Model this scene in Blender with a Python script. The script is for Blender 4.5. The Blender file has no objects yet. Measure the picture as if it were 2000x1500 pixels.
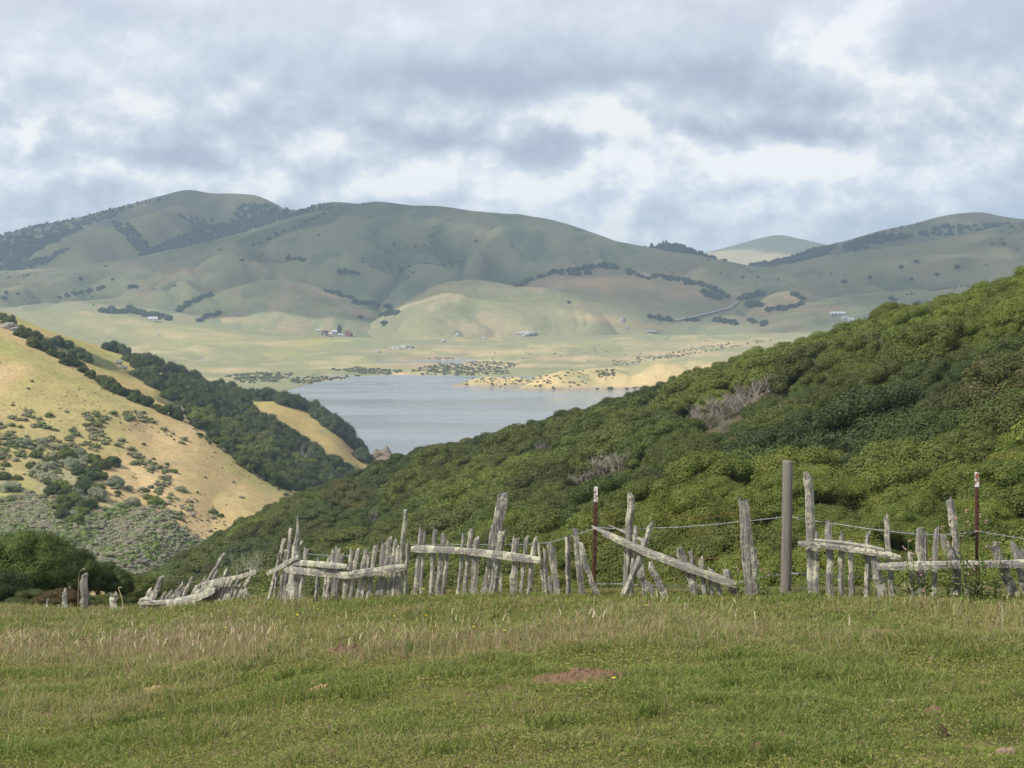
import bpy, math, random
import numpy as np
from mathutils import Vector

# ------------------------------------------------------------------ camera
F = 2778.0                      # focal length in pixels of the 2000 x 1500 photograph
PITCH = math.radians(3.913)
CP, SP = math.cos(PITCH), math.sin(PITCH)
S = bpy.context.scene
COL = S.collection
cam_d = bpy.data.cameras.new("camera")
cam_d.sensor_width = 36.0
cam_d.lens = 36.0 * F / 2000.0
cam_d.clip_start = 0.5
cam_d.clip_end = 60000.0
cam = bpy.data.objects.new("camera", cam_d)
COL.objects.link(cam)
cam.location = (0, 0, 0)
cam.rotation_euler = (math.radians(90) - PITCH, 0, 0)
S.camera = cam

# ------------------------------------------------------------------ light
SUN_DIR = Vector((-0.78, -0.38, 1.04)).normalized()     # towards the sun
SUN_EL = math.asin(SUN_DIR.z)
SUN_AZ = math.atan2(SUN_DIR.x, SUN_DIR.y)
sun_d = bpy.data.lights.new("sun", 'SUN')
sun_d.energy = 4.5
sun_d.angle = math.radians(0.5)
sun_d.color = (1.0, 0.94, 0.84)
sun = bpy.data.objects.new("sun", sun_d)
COL.objects.link(sun)
sun.rotation_euler = SUN_DIR.to_track_quat('Z', 'Y').to_euler()
sun.location = (-500, -200, 800)
S.view_settings.view_transform = 'Standard'
S.view_settings.look = 'None'
S.view_settings.exposure = 0.28
S.view_settings.gamma = 1.0
S.cycles.max_bounces = 6
S.cycles.transparent_max_bounces = 12
S.cycles.volume_bounces = 0
S.cycles.use_denoising = True
S.cycles.denoiser = 'OPENIMAGEDENOISE'
S.cycles.denoising_input_passes = 'RGB_ALBEDO_NORMAL'
S.cycles.denoising_prefilter = 'ACCURATE'
S.cycles.sample_clamp_indirect = 4.0


class NT:
    """short helper for node trees"""
    def __init__(s, tree):
        s.t = tree
        tree.nodes.clear()

    def n(s, typ, **kw):
        nd = s.t.nodes.new(typ)
        for k, v in kw.items():
            if k == 'ins':
                for kk, vv in v.items():
                    s.put(nd, kk, vv)
            else:
                setattr(nd, k, v)
        return nd

    def put(s, nd, k, v):
        sock = nd.inputs[k]
        if isinstance(v, bpy.types.NodeSocket):
            s.t.links.new(v, sock)
        elif isinstance(v, bpy.types.Node):
            s.t.links.new(v.outputs[0], sock)
        else:
            sock.default_value = v

    def m(s, op, a, b=0.0, c=0.0, clamp=False):
        nd = s.n('ShaderNodeMath', operation=op, use_clamp=clamp)
        for i, v in enumerate((a, b, c)):
            s.put(nd, i, v)
        return nd.outputs[0]

    def mix(s, fac, a, b, blend='MIX'):
        nd = s.n('ShaderNodeMix', data_type='RGBA', blend_type=blend)
        s.put(nd, 0, fac)
        s.put(nd, 6, a)
        s.put(nd, 7, b)
        return nd.outputs[2]

    def ramp(s, fac, stops, interp='LINEAR'):
        nd = s.n('ShaderNodeValToRGB')
        nd.color_ramp.interpolation = interp
        el = nd.color_ramp.elements
        while len(el) < len(stops):
            el.new(0.5)
        for e, (p, c) in zip(el, stops):
            e.position = p
            e.color = c if len(c) == 4 else (*c, 1)
        s.put(nd, 0, fac)
        return nd

    def sstep(s, v, lo, hi):
        nd = s.n('ShaderNodeMapRange', interpolation_type='SMOOTHSTEP')
        s.put(nd, 0, v)
        s.put(nd, 1, lo)
        s.put(nd, 2, hi)
        return nd.outputs[0]

    def noise(s, vec, scale, detail=4.0, rough=0.5, dist=0.0, dim='3D'):
        nd = s.n('ShaderNodeTexNoise', noise_dimensions=dim)
        if vec is not None:
            s.put(nd, 'Vector', vec)
        s.put(nd, 'Scale', scale)
        s.put(nd, 'Detail', detail)
        s.put(nd, 'Roughness', rough)
        s.put(nd, 'Distortion', dist)
        return nd.outputs[0]


def make_world():
    w = bpy.data.worlds.new("World")
    S.world = w
    w.use_nodes = True
    N = NT(w.node_tree)
    sky = N.n('ShaderNodeTexSky', sky_type='NISHITA', sun_disc=False)
    sky.sun_elevation = SUN_EL
    sky.sun_rotation = SUN_AZ
    sky.air_density = 1.0
    sky.dust_density = 0.6
    tc = N.n('ShaderNodeTexCoord')
    sep = N.n('ShaderNodeSeparateXYZ', ins={0: tc.outputs['Generated']})
    x, y, z = sep.outputs
    az = N.m('ARCTAN2', x, y)
    el = N.m('ARCSINE', z)
    # clouds live in (azimuth, elevation); rows of cumulus get flatter towards the horizon
    elw = N.m('MULTIPLY', el, 1.25)
    def q(dx, dy, sy=1.0):
        c = N.n('ShaderNodeCombineXYZ')
        N.put(c, 0, N.m('ADD', az, dx))
        N.put(c, 1, N.m('MULTIPLY', N.m('ADD', elw, dy), sy))
        N.put(c, 2, 3.7)
        return c.outputs[0]
    warp = N.n('ShaderNodeTexNoise', ins={'Vector': q(0, 0), 'Scale': 8.0, 'Detail': 7.0, 'Roughness': 0.62})
    wsep = N.n('ShaderNodeSeparateXYZ', ins={0: warp.outputs['Color']})
    wx = N.m('MULTIPLY', N.m('SUBTRACT', wsep.outputs[0], 0.5), 0.13)
    wy = N.m('MULTIPLY', N.m('SUBTRACT', wsep.outputs[1], 0.5), 0.06)
    azw = N.m('ADD', az, wx)
    elv = N.m('ADD', el, wy)
    pv = N.n('ShaderNodeCombineXYZ', ins={0: azw, 1: elv})
    def blob(acc, px, py, sx, sy, wgt, tilt=0.0):
        a0 = math.atan((px - 1000) / F)
        e0 = math.atan((560 - py) / F)
        v = pv.outputs[0]
        if tilt:
            sh = N.n('ShaderNodeVectorRotate', rotation_type='Z_AXIS', ins={0: v, 1: (a0, e0, 0), 3: -math.atan(tilt)})
            v = sh.outputs[0]
        kx, ky = F / sx, F / sy
        u = N.n('ShaderNodeVectorMath', operation='MULTIPLY_ADD', ins={0: v, 1: (kx, ky, 0), 2: (-a0 * kx, -e0 * ky, 0)})
        r = N.n('ShaderNodeVectorMath', operation='DOT_PRODUCT', ins={0: u.outputs[0], 1: u.outputs[0]})
        rv = r.outputs['Value']
        if wgt > 0:         # lit heads have firm edges, shaded bases are soft
            rv = N.m('POWER', rv, 1.3)
            wgt *= .86
        return N.m('MULTIPLY_ADD', N.m('POWER', 1 / math.e, rv), wgt, acc)
    blobs = [  # px, py, half width, half height, brightness push, tilt
        (1050, 150, 330, 45, -.50, 0), (1420, 150, 260, 60, -.36, 0), (1560, 100, 120, 90, -.20, 0),
        (870, 275, 190, 32, -.55, 0), (1500, 275, 330, 26, -.55, .02), (1900, 60, 210, 75, -.34, 0), (1980, 130, 120, 30, -.3, 0),
        (120, 220, 190, 45, -.22, 0), (330, 305, 190, 24, -.22, 0), (1060, 290, 50, 45, -.18, 0), (700, 60, 600, 60, -.06, 0),
        (1250, 385, 110, 28, -.20, 0), (1420, 375, 50, 25, -.22, 0), (1580, 385, 90, 30, -.24, 0), (60, 360, 180, 40, -.15, 0),
        (1690, 55, 55, 150, .80, -1.2), (1740, 165, 170, 60, .45, -.4), (1230, 268, 160, 36, .62, -.25), (1200, 335, 70, 34, .62, 0),
        (1540, 345, 150, 36, .62, 0), (1260, 180, 120, 30, .34, 0), (1420, 370, 60, 25, .25, 0), (1860, 350, 150, 34, .28, 0), (1030, 375, 80, 28, .36, 0),
        (830, 365, 160, 26, .42, 0), (470, 280, 60, 50, .34, -.9), (220, 330, 170, 22, .40, 0), (105, 280, 26, 34, .62, 0), (260, 225, 130, 24, .30, 0),
        (60, 440, 120, 14, .25, 0), (1010, 262, 26, 20, .5, 0), (520, 340, 110, 30, .18, 0)]
    acc = 0.0
    for b in blobs:
        acc = blob(acc, *b)
    # fine structure: a billowy field and the same field a step towards the light give lit tops and grey bases
    def billow(dx, dy):
        b1 = N.noise(q(dx, dy), 5.5, 10.0, 0.56)
        b2 = N.noise(q(dx + 5.3, dy + 2.1), 15.0, 8.0, 0.6)
        return N.m('MULTIPLY_ADD', b2, 0.56, b1)
    n_a = billow(0, 0)
    n_b = billow(-0.006, 0.020)
    relief = N.m('MULTIPLY', N.m('SUBTRACT', n_a, n_b), 3.1)
    base = N.m('MULTIPLY', N.m('SUBTRACT', n_a, 0.77), 0.65)
    # the deck overhead is smoother than the heaps near the horizon
    crisp = N.m('MULTIPLY_ADD', N.sstep(el, 0.17, 0.09), 0.5, 0.55)
    fine = N.m('MULTIPLY', N.m('ADD', relief, base), crisp)
    low = N.m('MULTIPLY', N.sstep(el, 0.105, 0.06), 0.07)       # the far heaps stand in full sun
    val = N.m('ADD', N.m('ADD', N.m('ADD', 0.57, low), fine), acc)
    cloud = N.ramp(val, [(0.0, (.385, .44, .545)), (0.25, (.465, .52, .62)), (0.5, (.585, .635, .725)), (0.64, (.67, .715, .79)), (0.78, (.79, .82, .87)), (0.92, (.92, .925, .93)), (1.0, (.97, .965, .95))])
    hz = N.m('MULTIPLY', N.sstep(el, 0.060, 0.020), N.sstep(n_a, 0.82, 0.66))
    blue = N.mix(N.m('MULTIPLY', hz, 0.8), cloud.outputs[0], (.62, .72, .85, 1))
    hi = N.sstep(el, 0.13, 0.22)
    lav = N.mix(N.m('MULTIPLY', hi, 0.45), blue, (.72, .71, .80, 1))
    bg_c = N.n('ShaderNodeBackground', ins={'Color': lav, 'Strength': N.m('MULTIPLY_ADD', N.sstep(el, 0.13, 0.035), 0.42, 0.98)})
    bg_s = N.n('ShaderNodeBackground', ins={'Color': sky.outputs[0], 'Strength': 0.10})
    # overhead the deck is broken: real blue sky shows through between the clouds
    ov = N.noise(tc.outputs['Generated'], 3.0, 6.0, 0.55)
    gap = N.m('MULTIPLY', N.sstep(el, 0.24, 0.45), N.sstep(ov, 0.52, 0.62))
    below = N.sstep(el, -0.01, -0.05)
    gap = N.m('MAXIMUM', N.m('ADD', N.m('MULTIPLY', gap, 0.85), 0.06), below)
    mx = N.n('ShaderNodeMixShader', ins={0: gap, 1: bg_c.outputs[0], 2: bg_s.outputs[0]})
    out = N.n('ShaderNodeOutputWorld', ins={0: mx.outputs[0]})
    w.cycles.sampling_method = 'MANUAL'
    w.cycles.sample_map_resolution = 512


make_world()

# ------------------------------------------------------------------ helpers
rng = np.random.default_rng(7)
R = random.Random(11)


def tag(o, label=None, cat=None, group=None, kind=None):
    if label: o['label'] = label
    if cat: o['category'] = cat
    if group: o['group'] = group
    if kind: o['kind'] = kind
    return o


def P(px, py, d):
    """world point seen at photo pixel (px, py) standing d metres ahead"""
    px, py, d = np.asarray(px, float), np.asarray(py, float), np.asarray(d, float)
    cx, cy = (px - 1000) / F, (750 - py) / F
    ry = CP + cy * SP
    return cx / ry * d, d + 0 * cx, (-SP + cy * CP) / ry * d


def pix(x, y, z):
    cz = y * CP - z * SP
    cy = y * SP + z * CP
    return 1000 + F * x / cz, 750 - F * cy / cz


def _hash(ix, iy, seed):
    h = (ix.astype(np.int64) * 374761393 + iy.astype(np.int64) * 668265263 + seed * 982451653) & 0x7fffffff
    h = ((h ^ (h >> 13)) * 1274126177) & 0x7fffffff
    return ((h ^ (h >> 16)) & 0xffff) / 65535.0


def vnoise(x, y, seed=0):
    x, y = np.asarray(x, float), np.asarray(y, float)
    ix, iy = np.floor(x), np.floor(y)
    fx, fy = x - ix, y - iy
    fx = fx * fx * fx * (fx * (fx * 6 - 15) + 10)
    fy = fy * fy * fy * (fy * (fy * 6 - 15) + 10)
    a, b = _hash(ix, iy, seed), _hash(ix + 1, iy, seed)
    c, e = _hash(ix, iy + 1, seed), _hash(ix + 1, iy + 1, seed)
    return (a * (1 - fx) + b * fx) * (1 - fy) + (c * (1 - fx) + e * fx) * fy - 0.5


def fbm(x, y, oct=4, seed=0, gain=0.5):
    s, amp = 0, 1.0
    for i in range(oct):
        c, sn = math.cos(i * 1.1), math.sin(i * 1.1)
        s = s + amp * vnoise((x * c - y * sn) * 2 ** i + 17.3 * i, (x * sn + y * c) * 2 ** i - 9.1 * i, seed + i)
        amp *= gain
    return s


def smooth(a, b, x):
    t = np.clip((x - a) / (b - a), 0, 1)
    return t * t * (3 - 2 * t)


def link(name, me, parent=None):
    o = bpy.data.objects.new(name, me)
    COL.objects.link(o)
    if parent is not None:
        o.parent = parent
    return o


def empty(name, loc=(0, 0, 0), parent=None):
    o = bpy.data.objects.new(name, None)
    o.empty_display_size = 0.3
    o.location = loc
    COL.objects.link(o)
    if parent is not None:
        o.parent = parent
    return o


def np_mesh(name, V, faces_flat, sizes, mats=(), smooth_shade=False, attrs=None, mat_idx=None):
    """fast mesh from numpy: V (n,3), flat corner list, face sizes"""
    me = bpy.data.meshes.new(name)
    V = np.ascontiguousarray(V, dtype=np.float32)
    fl = np.ascontiguousarray(faces_flat, dtype=np.int32)
    sz = np.ascontiguousarray(sizes, dtype=np.int32)
    me.vertices.add(len(V))
    me.vertices.foreach_set('co', V.ravel())
    me.loops.add(len(fl))
    me.loops.foreach_set('vertex_index', fl)
    me.polygons.add(len(sz))
    st = np.zeros(len(sz), np.int32)
    st[1:] = np.cumsum(sz)[:-1]
    me.polygons.foreach_set('loop_start', st)
    if mat_idx is not None:
        me.polygons.foreach_set('material_index', np.ascontiguousarray(mat_idx, dtype=np.int32))
    me.update(calc_edges=True)
    me.polygons.foreach_set('use_smooth', np.full(len(sz), bool(smooth_shade)))
    for m in mats:
        me.materials.append(m)
    for k, (dom, typ, arr) in (attrs or {}).items():
        a = me.attributes.new(k, typ, dom)
        a.data.foreach_set('color' if typ == 'FLOAT_COLOR' else ('vector' if typ == 'FLOAT_VECTOR' else 'value'), np.ascontiguousarray(arr, dtype=np.int32 if typ == 'INT' else np.float32).ravel())
    return me


class MB:
    """collects quads / tubes and makes ONE mesh"""
    def __init__(s):
        s.v, s.f = [], []

    def box(s, c, d, rz=0.0):
        c, d = Vector(c), Vector(d) / 2
        n = len(s.v)
        ca, sa = math.cos(rz), math.sin(rz)
        for k in range(8):
            p = Vector(((-1, 1)[k & 1] * d.x, (-1, 1)[k >> 1 & 1] * d.y, (-1, 1)[k >> 2 & 1] * d.z))
            s.v.append((c.x + p.x * ca - p.y * sa, c.y + p.x * sa + p.y * ca, c.z + p.z))
        for f in ((0, 2, 3, 1), (4, 5, 7, 6), (0, 1, 5, 4), (2, 6, 7, 3), (0, 4, 6, 2), (1, 3, 7, 5)):
            s.f.append([n + i for i in f])
        return s

    def quad(s, *pts):
        n = len(s.v)
        s.v += [tuple(p) for p in pts]
        s.f.append(list(range(n, n + len(pts))))
        return s

    def tube(s, pts, radii, sides=6, jit=0.0, flat=1.0, cap=True, rnd=None, ragged=0.0, twist=0.0):
        """tapered tube through pts; flat squashes it along the viewing axis, jit roughens the section"""
        rnd = rnd or R
        pts = [Vector(p) for p in pts]
        n0 = len(s.v)
        off = [1 + rnd.uniform(-jit, jit) for _ in range(sides)]
        for i, p in enumerate(pts):
            t = (pts[min(i + 1, len(pts) - 1)] - pts[max(i - 1, 0)]).normalized()
            a = Vector((0, 1, 0)) if abs(t.y) < 0.85 else Vector((1, 0, 0))
            u = t.cross(a).normalized()
            w = u.cross(t).normalized()
            r = radii[i] if hasattr(radii, '__len__') else radii
            for k in range(sides):
                an = 2 * math.pi * (k + 0.5) / sides + twist * i
                rr = r * off[k] * (1 + rnd.uniform(-jit, jit) * 0.5)
                q = p + u * math.cos(an) * rr + w * math.sin(an) * rr * flat
                if ragged and i == len(pts) - 1:
                    q = q + t * rnd.uniform(-ragged, ragged)
                s.v.append(tuple(q))
        for i in range(len(pts) - 1):
            for k in range(sides):
                a, b = n0 + i * sides + k, n0 + i * sides + (k + 1) % sides
                s.f.append([a, b, b + sides, a + sides])
        if cap:
            s.f.append([n0 + k for k in range(sides)][::-1])
            e = n0 + (len(pts) - 1) * sides
            s.f.append([e + k for k in range(sides)])
        return s

    def build(s, name, mat, parent=None, origin=None, smooth_shade=False):
        V = np.array(s.v, float)
        if origin is not None:
            V = V - np.array(origin, float)
        me = np_mesh(name, V, [i for f in s.f for i in f], [len(f) for f in s.f], [mat], smooth_shade)
        o = link(name, me, parent)
        return o


def mat_new(name):
    m = bpy.data.materials.new(name)
    m.use_nodes = True
    return m, NT(m.node_tree)


def finish(N, color, rough=0.8, spec=0.2, bump=None, bstr=0.3, bdist=0.05, trans=None, tcol=None, metal=0.0):
    b = N.n('ShaderNodeBsdfPrincipled', ins={'Base Color': color, 'Roughness': rough, 'Specular IOR Level': spec, 'Metallic': metal})
    if bump is not None:
        bp = N.n('ShaderNodeBump', ins={'Height': bump, 'Strength': bstr, 'Distance': bdist})
        N.put(b, 'Normal', bp.outputs[0])
    sh = b.outputs[0]
    if trans:
        t = N.n('ShaderNodeBsdfTranslucent', ins={'Color': tcol if tcol is not None else color})
        sh = N.n('ShaderNodeMixShader', ins={0: trans, 1: sh, 2: t.outputs[0]}).outputs[0]
    N.n('ShaderNodeOutputMaterial', ins={0: sh})


def simple_mat(name, c, rough=0.8, var=0.15, scale=8.0, spec=0.2, metal=0.0):
    m, N = mat_new(name)
    tc = N.n('ShaderNodeTexCoord')
    n = N.noise(tc.outputs['Object'], scale, 5.0, 0.6)
    col = N.mix(n, tuple(v * (1 - var) for v in c) + (1,), tuple(min(1, v * (1 + var)) for v in c) + (1,))
    finish(N, col, rough, spec, bump=n, bstr=0.2, metal=metal)
    return m

# ------------------------------------------------------------------ terrain: every hill is one sheet lofted through level lines
def pchip_rows(vals, nsub):
    """vals (k, n): monotone cubic through the rows, nsub[i] steps in interval i"""
    k, n = vals.shape
    h = np.ones(k - 1)
    dl = (vals[1:] - vals[:-1])
    m = np.zeros_like(vals)
    m[0], m[-1] = dl[0], dl[-1]
    for i in range(1, k - 1):
        a, b = dl[i - 1], dl[i]
        ok = a * b > 0
        m[i] = np.where(ok, 2 * a * b / np.where(ok, a + b, 1), 0)
    out = []
    for i in range(k - 1):
        for j in range(nsub[i]):
            t = j / nsub[i]
            out.append((2 * t**3 - 3 * t**2 + 1) * vals[i] + (t**3 - 2 * t**2 + t) * m[i] + (-2 * t**3 + 3 * t**2) * vals[i + 1] + (t**3 - t**2) * m[i + 1])
    out.append(vals[-1])
    return np.array(out)


def smooth_interp(xq, xs, ys):
    """piecewise cubic (Catmull-Rom on uneven knots, limited)"""
    xs, ys = np.asarray(xs, float), np.asarray(ys, float)
    dx = np.diff(xs)
    s = np.diff(ys) / dx
    m = np.zeros(len(xs))
    m[1:-1] = (s[:-1] * dx[1:] + s[1:] * dx[:-1]) / (dx[1:] + dx[:-1])
    m[0], m[-1] = s[0], s[-1]
    i = np.clip(np.searchsorted(xs, xq) - 1, 0, len(dx) - 1)
    t = (xq - xs[i]) / dx[i]
    tc = np.clip(t, 0, 1)
    y = (2 * tc**3 - 3 * tc**2 + 1) * ys[i] + (tc**3 - 2 * tc**2 + tc) * dx[i] * m[i] + (-2 * tc**3 + 3 * tc**2) * ys[i + 1] + (tc**3 - tc**2) * dx[i] * m[i + 1]
    return y


class Sheet:
    """rows: list of [(px, py, d), ...] from near to far; a row may be ('back', dz, dd) = last row moved"""
    def __init__(s, rows, ncol, nsub, az_lo=-0.62, az_hi=0.62, relief=None, dz=0.0):
        az = np.linspace(az_lo, az_hi, ncol)
        D, Z = [], []
        for r in rows:
            if r[0] == 'back':
                Z.append(Z[-1] + r[1])
                D.append(D[-1] + r[2])
                continue
            a = np.array(r, float)
            x, y, z = P(a[:, 0], a[:, 1], a[:, 2])
            k = x / y
            o = np.argsort(k)
            kq = np.clip(az, k[o][0], k[o][-1])
            d = smooth_interp(kq, k[o], y[o])
            sl = smooth_interp(kq, k[o], (z / y)[o])
            D.append(d)
            Z.append(sl * d)
        D, Z = np.array(D), np.array(Z)
        s.D, s.Z = pchip_rows(D, nsub), pchip_rows(Z, nsub) + dz
        s.az = az
        s.X = s.D * az[None, :]
        s.v = np.repeat(np.arange(len(nsub)), nsub).tolist() + [len(nsub)]
        s.py0 = pix(s.X, s.D, s.Z)[1]
        if relief is not None:
            z0 = s.Z
            s.Z = s.Z + relief(s)
            if s.D.mean() > 1800:       # no spur rises over the crest line behind it
                ci = np.argmin(s.py0, axis=0)
                cr = (z0 / s.D)[ci, np.arange(ncol)]
                k = np.arange(s.D.shape[0])[:, None] != ci[None]
                s.Z = np.where(k, np.minimum(s.Z, cr[None] * s.D - 1.0), s.Z)
        s.px, s.py = pix(s.X, s.D, s.Z)

    def build(s, name, mat, color=None, label=None):
        nr, nc = s.D.shape
        V = np.stack([s.X, s.D, s.Z], -1).reshape(-1, 3)
        i, j = np.meshgrid(np.arange(nr - 1), np.arange(nc - 1), indexing='ij')
        a = (i * nc + j).ravel()
        f = np.stack([a, a + 1, a + nc + 1, a + nc], 1).ravel()
        attrs = {}
        if color is not None:
            c = np.ones((nr, nc, 4), np.float32)
            c[..., :3] = color
            attrs['ground'] = ('POINT', 'FLOAT_COLOR', np.clip(c, 0.004, 0.9))
        me = np_mesh(name, V, f, np.full(len(a), 4), [mat], True, attrs)
        o = link(name, me)
        tag(o, label, None, None, 'structure')
        s.obj = o
        return o

    def col(s, x, y):
        return np.clip((x / y - s.az[0]) / (s.az[1] - s.az[0]), 0, len(s.az) - 1.001)

    def z(s, x, y):
        """height at world x, y"""
        c = float(s.col(x, y))
        j, t = int(c), c - int(c)
        d = s.D[:, j] * (1 - t) + s.D[:, j + 1] * t
        zz = s.Z[:, j] * (1 - t) + s.Z[:, j + 1] * t
        return float(np.interp(y, d, zz))

    def hit(s, px, py):
        """first point of the sheet along the photo ray, or None"""
        x1, y1, z1 = P(px, py, 1.0)
        c = float(s.col(float(x1), 1.0))
        j, t = int(c), c - int(c)
        d = s.D[:, j] * (1 - t) + s.D[:, j + 1] * t
        zz = s.Z[:, j] * (1 - t) + s.Z[:, j + 1] * t
        g = zz - d * float(z1)          # above the ray when > 0
        k = np.nonzero((g[:-1] < 0) & (g[1:] >= 0))[0]
        if len(k) == 0:
            return None
        k = k[0]
        u = -g[k] / (g[k + 1] - g[k])
        dd = d[k] + u * (d[k + 1] - d[k])
        return Vector((float(x1) * dd, dd, float(z1) * dd))


def blobmask(s, lst, warp=0.35, seed=5):
    """soft patches on a sheet, each at a real place on it: (px, py, half w, half h, weight[, tilt])"""
    wx = fbm(s.px / 60, s.py / 25, 4, seed) * warp
    wy = fbm(s.px / 60 + 40, s.py / 25, 4, seed + 9) * warp
    m = np.zeros_like(s.px)
    for b in lst:
        cx, cy, sx, sy, w = b[:5]
        tl = b[5] if len(b) > 5 else 0
        u = (s.px - cx) / sx + wx * 2
        v = (s.py - cy - tl * (s.px - cx)) / sy + wy * 2
        m = np.maximum(m, w * np.exp(-(u * u + v * v)))
    return m


def linemask(s, pts, w, soft=1.0):
    m = np.zeros_like(s.px)
    for (x0, y0), (x1, y1) in zip(pts[:-1], pts[1:]):
        dx, dy = x1 - x0, y1 - y0
        t = np.clip(((s.px - x0) * dx + (s.py - y0) * dy) / (dx * dx + dy * dy), 0, 1)
        dist = np.hypot(s.px - x0 - t * dx, (s.py - y0 - t * dy))
        m = np.maximum(m, 1 - smooth(w, w + soft * w, dist))
    return m


def lerp3(a, b, m):
    return a * (1 - m[..., None]) + np.asarray(b) * m[..., None]


def ground_mat(name, scale, var=0.25, bumpd=0.5, fine=1.0):
    m, N = mat_new(name)
    at = N.n('ShaderNodeAttribute', attribute_name='ground')
    geo = N.n('ShaderNodeNewGeometry')
    n1 = N.noise(geo.outputs['Position'], scale, 6.0, 0.65)
    n2 = N.noise(geo.outputs['Position'], scale * 7.3 * fine, 4.0, 0.6)
    n3 = N.noise(geo.outputs['Position'], scale * 38.0 * fine, 3.0, 0.7)
    f = N.m('ADD', N.m('MULTIPLY', N.m('SUBTRACT', n1, 0.5), var * 2.2), N.m('MULTIPLY', N.m('SUBTRACT', n2, 0.5), var * 3.2))
    f = N.m('MULTIPLY_ADD', N.m('SUBTRACT', n3, 0.5), var * 2.6, f)
    f = N.m('ADD', 1.0, f)
    sc = N.n('ShaderNodeVectorMath', operation='SCALE')
    N.put(sc, 0, at.outputs['Color'])
    N.put(sc, 'Scale', f)
    finish(N, sc.outputs[0], 0.95, 0.05, bump=n2, bstr=0.35, bdist=bumpd)
    return m


DRY = np.array([.46, .33, .13])
GREEN = np.array([.20, .22, .10])
SAGE = np.array([.13, .15, .075])
TAN = np.array([.48, .34, .19])

# --- lake
def water_mat():
    m, N = mat_new('lake water')
    geo = N.n('ShaderNodeNewGeometry')
    mp = N.n('ShaderNodeMapping', ins={0: geo.outputs['Position'], 'Scale': (1, 0.45, 1)})
    w1 = N.noise(mp.outputs[0], 0.9, 5.0, 0.65)
    mp2 = N.n('ShaderNodeMapping', ins={0: geo.outputs['Position'], 'Scale': (.22, 1, 1)})
    w2 = N.noise(mp2.outputs[0], 0.014, 5.0, 0.6)
    rough = N.m('ADD', 0.10, N.m('MULTIPLY', N.sstep(w2, 0.40, 0.60), 0.22))
    col = N.mix(w2, (.17, .20, .215, 1), (.25, .28, .285, 1))
    b = N.n('ShaderNodeBsdfPrincipled', ins={'Base Color': col, 'Roughness': rough, 'IOR': 1.33})
    bp = N.n('ShaderNodeBump', ins={'Height': w1, 'Strength': 0.38, 'Distance': 0.5})
    N.put(b, 'Normal', bp.outputs[0])
    N.n('ShaderNodeOutputMaterial', ins={0: b.outputs[0]})
    return m


LAKE_Z = -100.0
V = np.array([(-1600, 420, LAKE_Z), (1600, 420, LAKE_Z), (1600, 2000, LAKE_Z), (-1600, 2000, LAKE_Z)], float)
lake = link('lake', np_mesh('lake', V, [0, 1, 2, 3], [4], [water_mat()]))
tag(lake, 'calm grey-blue lake filling the valley', None, None, 'structure')
# land under and around everything
V = np.array([(-30000, -3000, -125), (30000, -3000, -125), (30000, 30000, -125), (-30000, 30000, -125)], float)
m_bed = simple_mat('valley earth', (.2, .19, .11), 0.95, 0.3, 0.01)
tag(link('valley_ground', np_mesh('valley_ground', V, [0, 1, 2, 3], [4], [m_bed])), 'low ground under the valley and beyond the hills', None, None, 'structure')


def gully(scale_x, scale_y, amp, seed, first=0, taper=True):
    """ridges and gullies running down the slope"""
    def f(s):
        x, y = s.X, s.D
        wx = fbm(x / (scale_x * 2.2), y / (scale_x * 2.2), 3, seed + 40) * scale_x * 1.1
        r = 0
        a = 1.0
        for o in range(3):
            k = 2 ** o
            r = r + a * (4 * np.abs(vnoise((x + wx) * k / scale_x + 31 * o, (y + wx) * k / scale_y, seed + o)) - 1)
            a *= 0.45
        r = r - 0.1
        s.fold = smooth(-.75, -1.25, r)      # gully bottoms darkened in colour: brush grows there, plus shade in the folds
        # the crest keeps its drawn line: gullies start below it
        ci = np.argmin(s.py0, axis=0) if hasattr(s, 'py0') else None
        if ci is not None:
            k = np.abs(np.arange(s.D.shape[0])[:, None] - ci[None])
            r = r * smooth(0, 0.6 * np.median(ci), k)
        return r * amp
    return f


# --- far mountain (right of centre)
far_rows = [[(900, 590, 6000), (1300, 545, 6000), (1500, 535, 6000), (1700, 545, 6000), (2200, 560, 6000)],
            [(900, 560, 6900), (1300, 518, 6900), (1400, 508, 6900), (1500, 504, 6900), (1600, 505, 6900), (1800, 520, 6900), (2200, 545, 6900)],
            [(900, 540, 8000), (1200, 520, 8000), (1380, 493, 8000), (1440, 478, 8000), (1490, 464, 8000), (1520, 459, 8000), (1560, 466, 8000), (1600, 475, 8000), (1700, 495, 8000), (1900, 520, 8000), (2200, 530, 8000)],
            ('back', -250, 900)]
g_far = ground_mat('far grassland', 0.004, 0.14, 4.0)
sh_far = Sheet(far_rows, 220, [14, 26, 8], relief=gully(380, 1200, 30, 3))
n = fbm(sh_far.X / 300, sh_far.D / 300, 4, 2)
c = lerp3(np.full(sh_far.X.shape + (3,), .0) + np.array([.15, .15, .085]), [.40, .34, .20], smooth(6, 14, sh_far.py - 482 + n * 20))  # paler foot: tan ground with its patch of sun put into the colour
sh_far.build('distant_mountain', g_far, c, 'distant rounded hill with a pale tan foot showing through the gap')

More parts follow.
